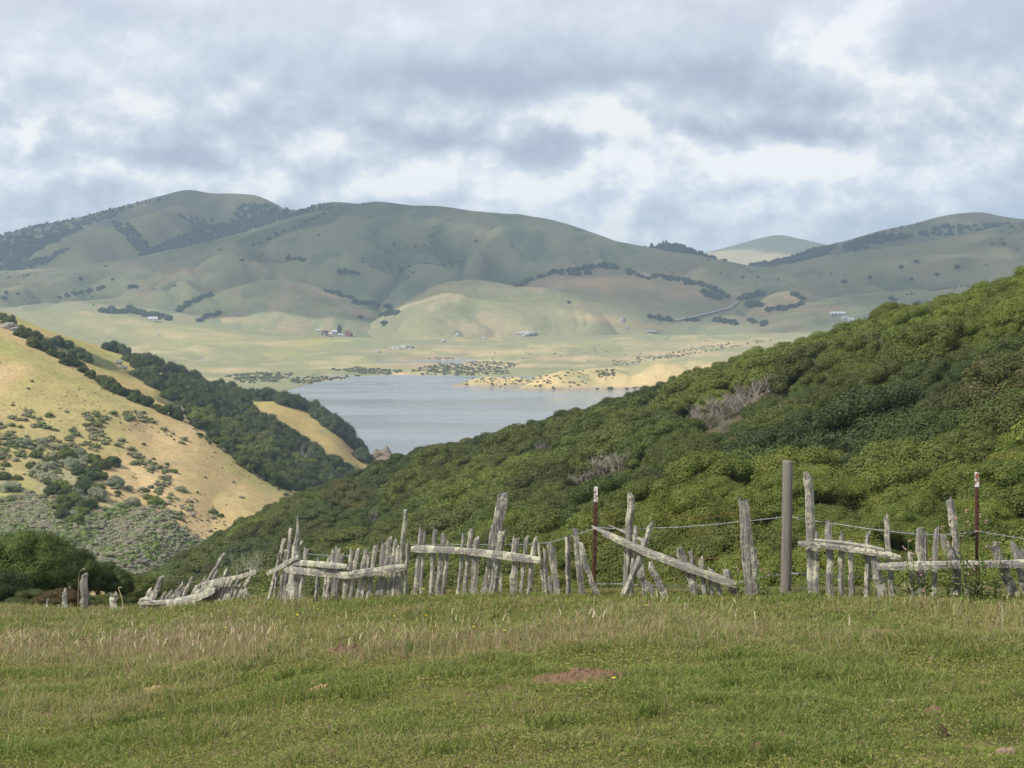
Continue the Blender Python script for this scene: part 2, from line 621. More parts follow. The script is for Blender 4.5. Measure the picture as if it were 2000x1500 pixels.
# --- big mountain on the left
m2_rows = [[(-900, 580, 3900), (0, 545, 3900), (400, 520, 4000), (700, 480, 4200), (1000, 480, 4300), (1300, 520, 4400)],
           [(-900, 560, 4500), (-300, 520, 4500), (0, 500, 4500), (200, 470, 4700), (365, 440, 4800), (500, 420, 4900), (700, 420, 4900), (1000, 450, 4900), (1300, 520, 4900)],
           [(-900, 600, 5500), (-300, 505, 5500), (0, 461, 5500), (60, 443, 5500), (130, 431, 5500), (200, 413, 5500), (260, 398, 5500), (320, 382, 5500), (365, 372, 5500), (410, 378, 5500), (470, 380, 5500),
            (500, 383, 5500), (530, 395, 5400), (560, 410, 5300), (585, 411, 5300), (620, 400, 5300), (645, 396, 5300), (700, 399, 5300), (900, 425, 5300), (1100, 480, 5300), (1300, 530, 5300)],
           ('back', -300, 900)]
g_m2 = ground_mat('mountain grassland', 0.006, 0.22, 4.0)
sh_m2 = Sheet(m2_rows, 420, [16, 44, 8], relief=gully(300, 900, 75, 8))
n = fbm(sh_m2.X / 260, sh_m2.D / 260, 5, 4)
n2 = fbm(sh_m2.X / 90, sh_m2.D / 200, 4, 14)
c = np.zeros(sh_m2.X.shape + (3,)) + np.array([.17, .162, .09])
c = lerp3(c, [.19, .19, .085], smooth(-.05, .25, n + n2 * .4))
c = lerp3(c, [.075, .088, .052], sh_m2.fold * .75)
c = lerp3(c, [.21, .165, .12], blobmask(sh_m2, [(365, 415, 25, 10, .7), (330, 400, 60, 14, .5), (480, 392, 50, 10, .5)]))
sh_m2.build('mountain', g_m2, c, 'tall brown-green mountain with wooded ravines on the left')

# --- mountain behind the right valley
m2r_rows = [[(1200, 560, 4000), (1450, 545, 4000), (1700, 520, 4000), (2000, 490, 4000), (2700, 520, 4000)],
            [(1200, 545, 4400), (1450, 530, 4400), (1600, 510, 4400), (1750, 480, 4400), (1900, 455, 4400), (2000, 455, 4400), (2700, 500, 4400)],
            [(1200, 545, 4900), (1440, 524, 4900), (1500, 512, 4900), (1550, 502, 4900), (1600, 484, 4900), (1650, 471, 4900), (1720, 451, 4900), (1790, 436, 4900), (1830, 425, 4900), (1880, 417, 4900), (1920, 416, 4900),
             (1960, 424, 4900), (2000, 429, 4900), (2200, 450, 4900), (2700, 480, 4900)],
            ('back', -250, 800)]
sh_m2r = Sheet(m2r_rows, 260, [12, 30, 8], 0.05, 0.62, relief=gully(260, 800, 34, 21))
n = fbm(sh_m2r.X / 200, sh_m2r.D / 200, 5, 6)
c = np.zeros(sh_m2r.X.shape + (3,)) + np.array([.15, .148, .08])
c = lerp3(c, [.20, .19, .09], smooth(0, .3, n))
c = lerp3(c, [.08, .09, .055], sh_m2r.fold * .7)
sh_m2r.build('mountain', g_m2, c, 'long wooded mountain crest rising to the right')

# --- main green ridge across the middle
m1_rows = [[(-900, 690, 2300), (0, 660, 2350), (300, 672, 2400), (600, 676, 2450), (900, 672, 2450), (1300, 668, 2450), (1500, 660, 2350), (1700, 650, 2250), (2000, 640, 2150), (2700, 640, 2100)],
           [(-900, 640, 2500), (0, 625, 2550), (300, 630, 2600), (600, 648, 2650), (900, 645, 2700), (1300, 632, 2700), (1500, 618, 2600), (1700, 606, 2450), (2000, 590, 2350), (2700, 590, 2300)],
           [(-900, 610, 3000), (0, 575, 3000), (150, 565, 3000), (300, 555, 3050), (500, 520, 3200), (740, 475, 3400), (1000, 490, 3400), (1200, 525, 3300), (1450, 558, 3150), (1600, 555, 2900), (1800, 535, 2800), (2000, 510, 2750), (2700, 480, 2700)],
           [(-900, 580, 3600), (-300, 550, 3600), (0, 530, 3600), (150, 520, 3600), (250, 505, 3650), (330, 490, 3700), (420, 468, 3750), (500, 448, 3800), (560, 428, 3900), (620, 412, 4000), (680, 402, 4000), (740, 396, 4000),
            (800, 402, 4000), (850, 405, 4000), (920, 413, 4000), (1000, 420, 4000), (1060, 426, 4000), (1110, 438, 4000), (1160, 456, 3950), (1200, 470, 3900), (1260, 482, 3800), (1330, 494, 3700), (1400, 507, 3600),
            (1450, 517, 3600), (1500, 521, 3600), (1560, 512, 3600), (1620, 500, 3600), (1700, 490, 3600), (1760, 481, 3600), (1830, 470, 3600), (1900, 455, 3600), (2000, 431, 3600), (2300, 380, 3600), (2700, 370, 3600)],
           ('back', -220, 700)]
sh_m1 = Sheet(m1_rows, 700, [10, 40, 44, 8], relief=lambda s: gully(230, 800, 62, 33)(s) * (0.04 + 0.96 * smooth(2520, 3000, s.D)) + fbm(s.X / 90, s.D / 90, 3, 2) * 5)
n = fbm(sh_m1.X / 220, sh_m1.D / 420, 5, 61)
n2 = fbm(sh_m1.X / 60, sh_m1.D / 120, 4, 71)
c = np.zeros(sh_m1.X.shape + (3,)) + np.array([.205, .212, .118])
c = lerp3(c, [.215, .215, .118], smooth(-.1, .3, n))
c = lerp3(c, [.24, .205, .125], 0.8 * smooth(.12, .4, n2 + n * .6))
c = lerp3(c, [.12, .14, .085], smooth(.18, .42, -n2 + .3 * -n) * .7)
c = lerp3(c, [.085, .10, .062], sh_m1.fold * .9 * smooth(2700, 3100, sh_m1.D))
c = lerp3(c, TAN * .72, blobmask(sh_m1, [(1600, 604, 40, 6, .9), (1570, 573, 30, 4, .7, .25), (30, 550, 60, 14, .45), (360, 530, 40, 5, .6), (560, 545, 120, 8, .4), (275, 575, 25, 7, .5), (520, 487, 30, 3, .5), (1680, 560, 40, 5, .4), (1400, 632, 60, 5, .5), (1900, 520, 80, 40, .25)]))
g_m1 = ground_mat('green hill pasture', 0.012, 0.2, 2.0)
sh_m1.build('green_hill', g_m1, c, 'broad smooth green ridge across the middle distance')


# --- lower hills standing in front of it
def lump(name, label, crest, base, dcrest, dbase, mat, colf, seed, amp=5.0, sub=(30, 8), drop=-50):
    b = [(p, q, dbase) for p, q in base]
    cr = [(p, q, dcrest) for p, q in crest]
    lo, hi = (crest[0][0] - 1000) / F - .002, (crest[-1][0] - 1000) / F + .002
    s = Sheet([b, cr, ('back', drop, 260)], 260, list(sub), lo, hi, relief=lambda q: gully(150, 500, amp, seed)(q) + fbm(q.X / 50, q.D / 50, 3, seed) * 2.5)
    s.build(name, mat, colf(s), label)
    return s


def pasture(base, alt, dry, seed, k=1.0, patches=()):
    def f(s):
        n = fbm(s.X / (130 * k), s.D / (200 * k), 5, seed)
        n2 = fbm(s.X / (40 * k), s.D / (70 * k), 4, seed + 5)
        c = np.zeros(s.X.shape + (3,)) + np.array(base)
        c = lerp3(c, alt, smooth(-.1, .3, n))
        c = lerp3(c, dry, smooth(.1, .4, n2 + .5 * n) * .8)
        if patches:
            c = lerp3(c, TAN * .85, blobmask(s, patches))
        return c
    return f


sh_hc = lump('tan_hill', 'bare tan hill rimmed with dark trees right of the middle',
             [(980, 600), (1010, 565), (1040, 548), (1080, 530), (1130, 521), (1180, 520), (1230, 527), (1280, 538), (1320, 548), (1360, 562), (1400, 578), (1440, 592), (1480, 612), (1540, 650)],
             [(980, 680), (1200, 672), (1400, 668), (1540, 672)], 3100, 2550, g_m1,
             pasture([.19, .175, .105], [.18, .185, .10], [.28, .22, .145], 91, 1.0, [(1180, 550, 90, 16, .75), (1330, 575, 60, 10, .6), (1270, 560, 80, 10, .4)]), 44)
sh_hd = lump('knoll', 'small brown knoll ringed by trees beside the road',
             [(1430, 650), (1465, 606), (1490, 585), (1520, 572), (1540, 569), (1560, 574), (1580, 592), (1620, 640)],
             [(1430, 668), (1620, 660)], 2750, 2600, g_m1, pasture([.24, .205, .12], [.26, .215, .13], [.36, .27, .17], 17, .6), 47, 2.0, (14, 6))
sh_hb = lump('green_hill', 'low green spur left of the middle with a dark wooded fold',
             [(60, 660), (160, 640), (250, 624), (330, 602), (400, 579), (470, 557), (530, 547), (570, 548), (620, 560), (660, 575), (700, 592), (740, 612), (780, 640), (800, 660)],
             [(60, 690), (250, 690), (500, 685), (800, 690)], 2950, 2440, g_m1,
             pasture([.165, .18, .095], [.19, .20, .105], [.28, .235, .14], 23, 1.0, [(700, 610, 40, 6, .7, .3), (640, 575, 30, 5, .5), (430, 625, 70, 5, .5)]), 51)
sh_ha = lump('green_hill', 'rounded pale green hill above the lake meadow in the middle',
             [(620, 690), (680, 655), (730, 628), (770, 603), (810, 578), (845, 560), (880, 549), (920, 546), (960, 550), (1000, 558), (1060, 561), (1110, 569), (1160, 579), (1200, 590), (1240, 604), (1290, 622), (1340, 640), (1400, 658), (1470, 690)],
             [(620, 700), (900, 690), (1200, 690), (1470, 695)], 2750, 2330, g_m1,
             pasture([.19, .192, .105], [.215, .215, .115], [.30, .255, .15], 29, 1.1, [(1180, 622, 70, 7, .7, .12), (880, 565, 60, 6, .35), (1260, 640, 60, 6, .6), (1090, 600, 50, 5, .3)]), 53, 15.0)


# --- valley floor with the far shore of the lake
def shore_row(pts, z):
    out = []
    for px, py in pts:
        _, _, s1 = P(px, py, 1.0)
        out.append((px, py, LAKE_Z / float(s1)))
    return out


shore = [(-900, 765), (300, 792), (480, 782), (550, 768), (592, 753), (645, 743), (668, 741), (680, 737), (720, 734), (860, 733), (940, 735), (1000, 734), (1100, 733), (1400, 736), (1700, 742), (2700, 745)]
sr = shore_row(shore, LAKE_Z)
va_rows = [[(p, q + 14, d - 16) for p, q, d in sr],
           sr,
           [(-900, 718, 1680), (300, 718, 1680), (560, 718, 1680), (700, 716, 1700), (900, 716, 1700), (1200, 716, 1690), (1500, 716, 1680), (2700, 718, 1680)],
           [(-900, 700, 1950), (300, 690, 1950), (600, 692, 1950), (800, 697, 1930), (1000, 695, 1950), (1200, 698, 1950), (1400, 690, 1950), (1500, 685, 1950), (2700, 690, 1950)],
           [(-900, 590, 2250), (-200, 602, 2250), (0, 607, 2250), (80, 606, 2250), (150, 608, 2250), (250, 618, 2270), (330, 629, 2300), (450, 642, 2350), (600, 655, 2400), (800, 660, 2400), (1000, 658, 2400), (1200, 655, 2400), (1400, 655, 2400), (1480, 652, 2400), (1550, 650, 2400), (1700, 640, 2400), (2000, 630, 2400), (2700, 630, 2400)],
           ('back', -14, 120), ('back', -5, 130)]


def va_relief(s):
    x, y = s.X, s.D
    r = gully(190, 420, 5.0, 77)(s) * smooth(1700, 1900, y) + fbm(x / 60, y / 60, 4, 12) * 3.0 * smooth(1640, 1780, y)
    r = r + 1.8 * fbm(x / 25, y / 25, 3, 15) * smooth(1520, 1640, y)
    # inlet behind the sandy spit
    for px, py, sx, sy in ((600, 732, 70, 2.2), (660, 730, 35, 1.8)):
        r = r - 7.5 * np.exp(-(((s0px - px) / sx) ** 4 + ((s0py - py) / sy) ** 4))
    return r


_t = Sheet(va_rows, 620, [6, 14, 30, 46, 8, 6])
s0px, s0py = _t.px, _t.py
sh_va = Sheet(va_rows, 620, [6, 14, 30, 46, 8, 6], relief=va_relief)
n = fbm(sh_va.X / 160, sh_va.D / 200, 5, 81)
n2 = fbm(sh_va.X / 45, sh_va.D / 60, 4, 84)
c = np.zeros(sh_va.X.shape + (3,)) + np.array([.215, .218, .115])
c = lerp3(c, [.27, .262, .13], smooth(-.1, .3, n))
c = lerp3(c, [.355, .30, .16], smooth(.15, .42, n2 + .5 * n) * .85)
c = lerp3(c, [.21, .215, .12], smooth(.15, .4, -n2 - .4 * n) * .6)
c = lerp3(c, [.30, .225, .16], blobmask(sh_va, [(850, 704, 70, 7, 1.0), (810, 713, 50, 5, .9), (1100, 700, 80, 4, .5), (905, 712, 70, 2, .9)]))
c = lerp3(c, [.50, .36, .21], np.maximum(blobmask(sh_va, [(785, 731, 26, 3.0, 1.0), (630, 741, 30, 2.2, 1), (450, 722, 60, 4, .8), (960, 686, 90, 5, .6), (1000, 714, 120, 4, .7), (1200, 700, 150, 5, .5), (760, 686, 60, 3, .4), (1400, 672, 90, 6, .8), (1330, 690, 90, 6, .6), (880, 677, 60, 3, .5)]), .9 * linemask(sh_va, [(860, 703), (890, 703), (935, 704)], .8)))
c = lerp3(c, [.14, .125, .09], blobmask(sh_va, [(620, 660, 30, 3, .7), (700, 654, 160, 2.0, .6)]))
c = lerp3(c, [.31, .30, .09], blobmask(sh_va, [(620, 668, 50, 8, .7), (560, 690, 60, 8, .35)]))
g_va = ground_mat('meadow', 0.02, 0.2, 0.8)
sh_va.build('meadow', g_va, c, 'sunlit rolling meadow along the far shore of the lake')

# --- islets and peninsula in the lake
def build_peninsula():
    az = np.linspace((820 - 1000) / F, (1500 - 1000) / F, 330)
    d = np.linspace(1300, 1600, 110)
    AZ, D = np.meshgrid(az, d)
    X = AZ * D
    Z = np.full(X.shape, -108.0)
    def hump(px, d0, sx, sy, top, p=2.0):
        nonlocal Z
        x0 = (px - 1000) / F * d0
        u = np.abs((X - x0) / sx) ** p + np.abs((D - d0) / sy) ** p
        Z = np.maximum(Z, -108 + (top + 108) * np.exp(-u))
    for h in [(950, 1440, 45, 22, -90), (900, 1420, 24, 9, -97), (1000, 1450, 36, 20, -92), (1060, 1385, 40, 14, -94), (1110, 1420, 46, 34, -84), (1180, 1440, 60, 50, -82), (1290, 1450, 60, 55, -75),
              (1230, 1480, 80, 60, -84), (1380, 1470, 80, 70, -76), (1120, 1520, 70, 40, -92), (1010, 1378, 34, 8, -98)]:
        hump(*h)
    Z = Z + fbm(X / 22, D / 22, 4, 3) * 2.2 + fbm(X / 60, D / 60, 2, 9) * 3
    s = Sheet.__new__(Sheet)
    s.az, s.D, s.X, s.Z = az, D, X, Z
    s.px, s.py = pix(X, D, Z)
    n = fbm(X / 30, D / 30, 4, 8)
    c = np.zeros(X.shape + (3,)) + np.array([.36, .31, .15])
    c = lerp3(c, [.47, .36, .18], smooth(-.1, .25, n))
    c = lerp3(c, [.24, .235, .12], smooth(.1, .35, -n) * .8)
    c = lerp3(c, [.30, .24, .17], smooth(-97.0, -99.5, Z))
    s.build('peninsula', g_va, c, 'low sandy peninsula reaching into the lake')
    return s


sh_pen = build_peninsula()

# --- second ridge on the left (wooded), with the lake behind it
l2_rows = [[(-900, 700, 560), (-400, 660, 560), (0, 740, 560), (160, 800, 560), (340, 890, 560), (480, 985, 560), (580, 1040, 570), (700, 1040, 570), (800, 1040, 560), (900, 1040, 560)],
           [(-900, 620, 640), (-400, 580, 640), (0, 655, 620), (160, 722, 620), (340, 806, 620), (480, 872, 620), (580, 925, 620), (650, 960, 620), (720, 950, 640), (800, 940, 660), (900, 950, 660)],
           [(-900, 560, 760), (-400, 550, 760), (0, 618, 740), (100, 655, 740), (200, 695, 740), (340, 752, 740), (450, 800, 740), (520, 812, 740), (600, 848, 740), (650, 862, 745), (700, 900, 750), (760, 918, 760), (850, 930, 760), (900, 940, 760)],
           [(-900, 540, 860), (-400, 545, 860), (0, 606, 840), (60, 632, 840), (150, 664, 840), (250, 696, 840), (340, 732, 840), (420, 760, 840), (480, 770, 835), (520, 775, 830), (560, 778, 830), (600, 793, 830), (640, 814, 825), (665, 835, 820), (700, 875, 818), (730, 893, 815), (780, 902, 810), (850, 912, 810), (900, 925, 810)],
           ('back', -45, 90)]
sh_l2 = Sheet(l2_rows, 420, [10, 24, 24, 8], -0.62, -0.03, relief=lambda s: fbm(s.X / 40, s.D / 40, 3, 31) * 2.2)
n = fbm(sh_l2.X / 30, sh_l2.D / 50, 5, 22)
c = np.zeros(sh_l2.X.shape + (3,)) + np.array([.35, .265, .11])
c = lerp3(c, [.29, .265, .09], smooth(-.05, .3, n))
wood = blobmask(sh_l2, [(430, 840, 120, 50, 1.0, .5), (560, 880, 120, 45, 1.0, .4), (650, 930, 80, 30, 1, 0), (150, 690, 150, 14, .9, .38)], .2)
c = lerp3(c, [.085, .095, .04], smooth(.3, .6, wood))
c = lerp3(c, [.21, .10, .07], blobmask(sh_l2, [(690, 866, 20, 26, 1.0, .9)], .25))
c = lerp3(c, [.12, .17, .05], blobmask(sh_l2, [(712, 880, 14, 12, .9), (640, 842, 20, 8, .4)], .25))
g_near = ground_mat('dry grass slope', 0.12, 0.34, 0.3)
sh_l2.build('hillside', g_near, c, 'wooded ridge with a bare golden strip on the left of the lake')

# --- golden hill on the left
l1_rows = [[(-900, 1230, 300), (-400, 1200, 300), (0, 1195, 310), (200, 1185, 330), (300, 1160, 350), (400, 1150, 370), (600, 1140, 400), (800, 1130, 420), (1000, 1130, 420)],
           [(-900, 960, 380), (-400, 960, 380), (0, 952, 380), (150, 985, 380), (300, 1015, 385), (400, 1025, 395), (500, 1020, 410), (600, 1010, 420), (700, 1050, 430), (800, 1090, 440), (1000, 1100, 440)],
           [(-900, 740, 450), (-400, 760, 450), (0, 782, 450), (150, 832, 445), (300, 892, 440), (400, 932, 440), (500, 963, 450), (580, 990, 460), (700, 1050, 460), (800, 1095, 470), (1000, 1110, 470)],
           [(-900, 500, 540), (-400, 560, 540), (-100, 618, 530), (0, 642, 525), (80, 673, 520), (160, 711, 515), (250, 756, 510), (340, 803, 505), (420, 852, 500), (480, 897, 495), (530, 932, 490), (580, 962, 485), (650, 1007, 480), (800, 1100, 480), (1000, 1120, 480)],
           ('back', -32, 70)]
sh_l1 = Sheet(l1_rows, 460, [18, 34, 34, 8], -0.62, 0.0, relief=lambda s: fbm(s.X / 35, s.D / 50, 3, 55) * 2.0 + gully(60, 160, 1.6, 90)(s))
n = fbm(sh_l1.X / 22, sh_l1.D / 40, 5, 32)
n2 = fbm(sh_l1.X / 8, sh_l1.D / 16, 4, 35)
c = np.zeros(sh_l1.X.shape + (3,)) + np.array([.37, .28, .135])
c = lerp3(c, [.32, .27, .115], smooth(-.02, .3, n))
c = lerp3(c, [.45, .33, .17], smooth(.08, .4, -n + n2 * .5) * .8)
c = lerp3(c, [.25, .19, .115], blobmask(sh_l1, [(268, 832, 26, 16, .95), (280, 855, 18, 10, .7), (330, 905, 40, 5, .5), (370, 980, 40, 6, .35), (240, 760, 50, 5, .4, .3), (330, 845, 18, 6, .5)], .3))
c = lerp3(c, [.22, .23, .075], blobmask(sh_l1, [(20, 680, 90, 22, .9, .35), (520, 935, 60, 8, .7, .62), (120, 735, 60, 8, .7, .45), (470, 890, 30, 5, .7, .7), (60, 960, 120, 30, .5)], .3))
scr = blobmask(sh_l1, [(20, 1040, 120, 60, 1, 0), (170, 1060, 120, 60, 1, 0), (270, 1070, 110, 55, 1, .1), (330, 1100, 70, 30, 1, 0), (130, 950, 90, 60, .8, .3), (240, 1000, 60, 26, .8), (0, 930, 30, 20, .8)], .25)
c = lerp3(c, [.26, .24, .13], smooth(.3, .62, scr))
c = lerp3(c, [.32, .19, .11], blobmask(sh_l1, [(295, 1095, 20, 4, .9), (215, 1017, 10, 6, .8), (330, 1080, 30, 4, .6)], .4))
sh_l1.build('hillside', g_near, c, 'golden dry grass hill on the left dotted with shrubs')

# --- wooded spur on the right, falling to the ravine behind the fence
r_rows = [[(-300, 1350, 150), (200, 1330, 150), (350, 1320, 130), (600, 1290, 90), (800, 1290, 60), (1000, 1290, 42), (1200, 1290, 34), (1400, 1300, 28), (1700, 1300, 26), (2000, 1300, 25), (2700, 1300, 25)],
          [(-300, 1260, 262), (200, 1215, 262), (350, 1190, 235), (600, 1172, 160), (800, 1158, 115), (1000, 1150, 80), (1200, 1140, 58), (1400, 1135, 44), (1700, 1135, 38), (2000, 1135, 36), (2700, 1130, 36)],
          [(-300, 1250, 270), (200, 1200, 270), (350, 1155, 255), (600, 1112, 200), (800, 1092, 160), (900, 1062, 145), (1000, 1027, 128), (1100, 988, 112), (1250, 938, 92), (1400, 903, 76), (1550, 918, 66), (1700, 933, 60), (1850, 953, 56), (2000, 960, 54), (2700, 900, 54)],
          [(-300, 1240, 272), (200, 1192, 272), (350, 1137, 265), (600, 1074, 220), (800, 1056, 182), (900, 1038, 168), (1000, 1010, 152), (1100, 982, 138), (1250, 944, 116), (1400, 918, 98), (1550, 915, 88), (1700, 915, 78), (1850, 920, 70), (2000, 915, 68), (2700, 800, 68)],
          [(-300, 1220, 275), (200, 1182, 276), (350, 1105, 278), (600, 1020, 258), (800, 980, 230), (1000, 928, 205), (1250, 850, 172), (1400, 812, 150), (1700, 760, 115), (2000, 725, 95), (2700, 560, 90)],
          [(-300, 1200, 275), (200, 1172, 280), (310, 1112, 285), (370, 1077, 290), (430, 1042, 295), (500, 1002, 300), (580, 967, 300), (640, 947, 300), (720, 917, 295), (800, 884, 290), (900, 864, 280), (1000, 847, 270), (1100, 812, 260),
           (1250, 767, 240), (1350, 732, 225), (1500, 682, 200), (1650, 647, 175), (1740, 630, 160), (1800, 592, 150), (1900, 562, 140), (2000, 533, 130), (2300, 450, 120), (2700, 330, 115)],
          ('back', -20, 50), ('back', -60, 200)]
sh_r = Sheet(r_rows, 500, [8, 18, 16, 22, 26, 8, 6], -0.5, 0.62, relief=lambda s: fbm(s.X / 26, s.D / 26, 3, 66) * 3.0 - 1.7 * smooth(80, 185, s.D) * smooth(.36, .27, s.X / s.D) * smooth(.03, .16, s.X / s.D), dz=-2.3)
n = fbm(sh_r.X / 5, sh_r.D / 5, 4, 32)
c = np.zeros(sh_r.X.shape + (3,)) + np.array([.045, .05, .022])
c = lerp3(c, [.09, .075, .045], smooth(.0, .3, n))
sh_r.build('hillside', g_near, c, 'leafy ground of the wooded spur behind the fence')

# --- the pasture the photographer stands on
FA = np.array([(-900, .195, 38), (0, .1852, 36), (165, .1843, 33.5), (270, .1780, 29.5), (480, .1625, 25.0), (530, .1563, 22.4), (800, .1425, 19.3), (1000, .1357, 17.8), (1200, .131, 16.8), (1540, .126, 15.9), (1750, .123, 15.2), (2000, .1197, 14.8), (2900, .11, 13.5)])
_faz = (FA[:, 0] - 1000) / F


def field_a(az): return smooth_interp(np.clip(az, _faz[0], _faz[-1]), _faz, FA[:, 1])
def fence_d(az): return smooth_interp(np.clip(az, _faz[0], _faz[-1]), _faz, FA[:, 2])


def field_z(x, y):
    x, y = np.asarray(x, float), np.asarray(y, float)
    ys = np.maximum(y, 1.0)
    az = np.clip(x / ys, -0.6, 0.6)
    e = np.maximum(0, y - (fence_d(az) + 0.8))
    z = -1.5 - field_a(az) * np.maximum(y, 0) - 0.045 * e ** 1.5
    near = smooth(0.0, 3.0, fence_d(az) - y)
    return z + near * (0.05 * fbm(x / 1.3, y / 1.3, 3, 5) + 0.03 * fbm(x / .35, y / .35, 2, 6))


def field_hit(px, py):
    x1, _, z1 = [float(v) for v in P(px, py, 1.0)]
    d = np.linspace(4, 45, 1600)
    g = field_z(x1 * d, d) - z1 * d
    k = np.nonzero((g[:-1] < 0) & (g[1:] >= 0))[0]
    if len(k) == 0:
        return None
    dd = d[k[0]]
    return Vector((x1 * dd, dd, float(field_z(x1 * dd, dd))))


def build_field():
    az = np.linspace(-0.62, 0.62, 340)
    d = np.concatenate([np.linspace(0.6, 6, 12)[:-1], np.linspace(6, 42, 260), np.linspace(43, 75, 16)])
    AZ, D = np.meshgrid(az, d)
    X = AZ * D
    Z = field_z(X, D)
    s = Sheet.__new__(Sheet)
    s.az, s.D, s.X, s.Z = az, D, X, Z
    s.px, s.py = pix(X, D, Z)
    n = fbm(X / .5, D / .5, 4, 3)
    c = np.zeros(X.shape + (3,)) + np.array([.075, .082, .03])
    c = lerp3(c, [.13, .105, .05], smooth(0, .3, n))
    s.build('pasture', ground_mat('pasture soil', 6.0, 0.3, 0.01), c, 'grassy pasture in the foreground sloping to the fence')


build_field()

# ------------------------------------------------------------------ foliage
def foliage_mat():
    m, N = mat_new('foliage')
    t = N.n('ShaderNodeAttribute', attribute_name='tint', attribute_type='INSTANCER')
    lv = N.n('ShaderNodeAttribute', attribute_name='lv')
    oi = N.n('ShaderNodeObjectInfo')
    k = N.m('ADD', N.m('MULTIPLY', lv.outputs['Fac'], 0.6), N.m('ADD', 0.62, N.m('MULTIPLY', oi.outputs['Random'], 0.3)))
    sc = N.n('ShaderNodeVectorMath', operation='SCALE')
    N.put(sc, 0, t.outputs['Color'])
    N.put(sc, 'Scale', k)
    # odd leaves are yellower or browner than the rest
    hue = N.mix(N.sstep(lv.outputs['Fac'], 0.88, 1.1), sc.outputs[0], N.mix(0.55, sc.outputs[0], (.20, .19, .045, 1)))
    finish(N, hue, 0.55, 0.22, trans=0.20)
    return m


M_LEAF = foliage_mat()
M_BARK = simple_mat('bark', (.13, .10, .075), 0.9, 0.3, 3.0)
M_DEAD = simple_mat('dead twigs', (.25, .225, .19), 0.9, 0.25, 6.0)
M_WHITE_DEAD = simple_mat('bleached wood', (.46, .43, .39), 0.9, 0.2, 6.0)


def unit(a): return a / np.linalg.norm(a, axis=-1, keepdims=True)


def ico(sub=1):
    t = (1 + 5 ** .5) / 2
    v = [(-1, t, 0), (1, t, 0), (-1, -t, 0), (1, -t, 0), (0, -1, t), (0, 1, t), (0, -1, -t), (0, 1, -t), (t, 0, -1), (t, 0, 1), (-t, 0, -1), (-t, 0, 1)]
    f = [(0, 11, 5), (0, 5, 1), (0, 1, 7), (0, 7, 10), (0, 10, 11), (1, 5, 9), (5, 11, 4), (11, 10, 2), (10, 7, 6), (7, 1, 8), (3, 9, 4), (3, 4, 2), (3, 2, 6), (3, 6, 8), (3, 8, 9), (4, 9, 5), (2, 4, 11), (6, 2, 10), (8, 6, 7), (9, 8, 1)]
    v = [np.array(p) / np.linalg.norm(p) for p in v]
    for _ in range(sub):
        mid, nf = {}, []
        def g(a, b):
            k = (min(a, b), max(a, b))
            if k not in mid:
                q = v[a] + v[b]
                v.append(q / np.linalg.norm(q))
                mid[k] = len(v) - 1
            return mid[k]
        for a, b, c in f:
            x, y, z = g(a, b), g(b, c), g(c, a)
            nf += [(a, x, z), (b, y, x), (c, z, y), (x, y, z)]
        f = nf
    return np.array(v), np.array(f)


ICO = ico(1)


def crown_mesh(name, seed, n_lump, n_leaf, leaf, shape=(1, 1, .8), lump=(.26, .46), low=-.25, core=.82, rag=.12, pointed=0.0, inner=.35):
    """a crown of leaf-sized faces on a heap of lumps; radius about 1, sits on z = 0"""
    g = np.random.default_rng(seed)
    sh = np.array(shape)
    c = unit(g.normal(size=(n_lump, 3)))
    c[:, 2] = np.where(c[:, 2] < low, -c[:, 2] * .7, c[:, 2])
    c *= (inner + (.80 - inner) * g.random((n_lump, 1)) ** .5)
    r = g.uniform(lump[0], lump[1], n_lump)
    if pointed:
        k = 1 - pointed * np.clip(c[:, 2:3], 0, 1)
        c[:, :2] *= k
        r *= k[:, 0] ** .6
    n = int(n_leaf * 1.9)
    li = g.choice(n_lump, n, p=r ** 2 / (r ** 2).sum())
    dr = unit(g.normal(size=(n, 3)) + np.array([0, 0, .25]))
    p = c[li] + dr * (r[li] * (1 + rag * g.normal(size=n)))[:, None]
    d2 = np.linalg.norm(p[:, None, :] - c[None], axis=2) / r[None]
    d2[np.arange(n), li] = 9
    keep = (d2.min(1) > .84) & (p[:, 2] > low - .35)
    p, dr = p[keep][:n_leaf], dr[keep][:n_leaf]
    li = li[keep][:n_leaf]
    n = len(p)
    nr = unit(dr + g.normal(size=(n, 3)) * .34)
    a = unit(np.cross(nr, g.normal(size=(n, 3))))
    b = np.cross(nr, a)
    sz = leaf * g.uniform(.6, 1.5, n)[:, None]
    q = np.stack([p - a * sz, p - b * sz * .62 + nr * sz * .12, p + a * sz, p + b * sz * .62 + nr * sz * .12], 1).reshape(-1, 3)
    lumpv = g.random(n_lump)
    lv = np.clip(.6 * g.random(n) + .4 * lumpv[li], 0, 1)
    fl = np.arange(n * 4)
    V, sizes, LV = [q], [np.full(n, 4)], [lv]
    faces = [fl]
    if core:
        iv, jf = ICO
        base = len(q)
        for k in range(n_lump):
            V.append(iv * r[k] * core + c[k])
            faces.append((jf + base).ravel())
            sizes.append(np.full(len(jf), 3))
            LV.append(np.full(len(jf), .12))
            base += len(iv)
    V = np.concatenate(V) * sh
    V[:, 2] += .30 * shape[2]
    return np_mesh(name, V, np.concatenate(faces), np.concatenate(sizes), [M_LEAF], False, {'lv': ('FACE', 'FLOAT', np.concatenate(LV))})


def crowns(name, n, seed, *a, **k):
    return [crown_mesh(name, seed + i, *a, **k) for i in range(n)]


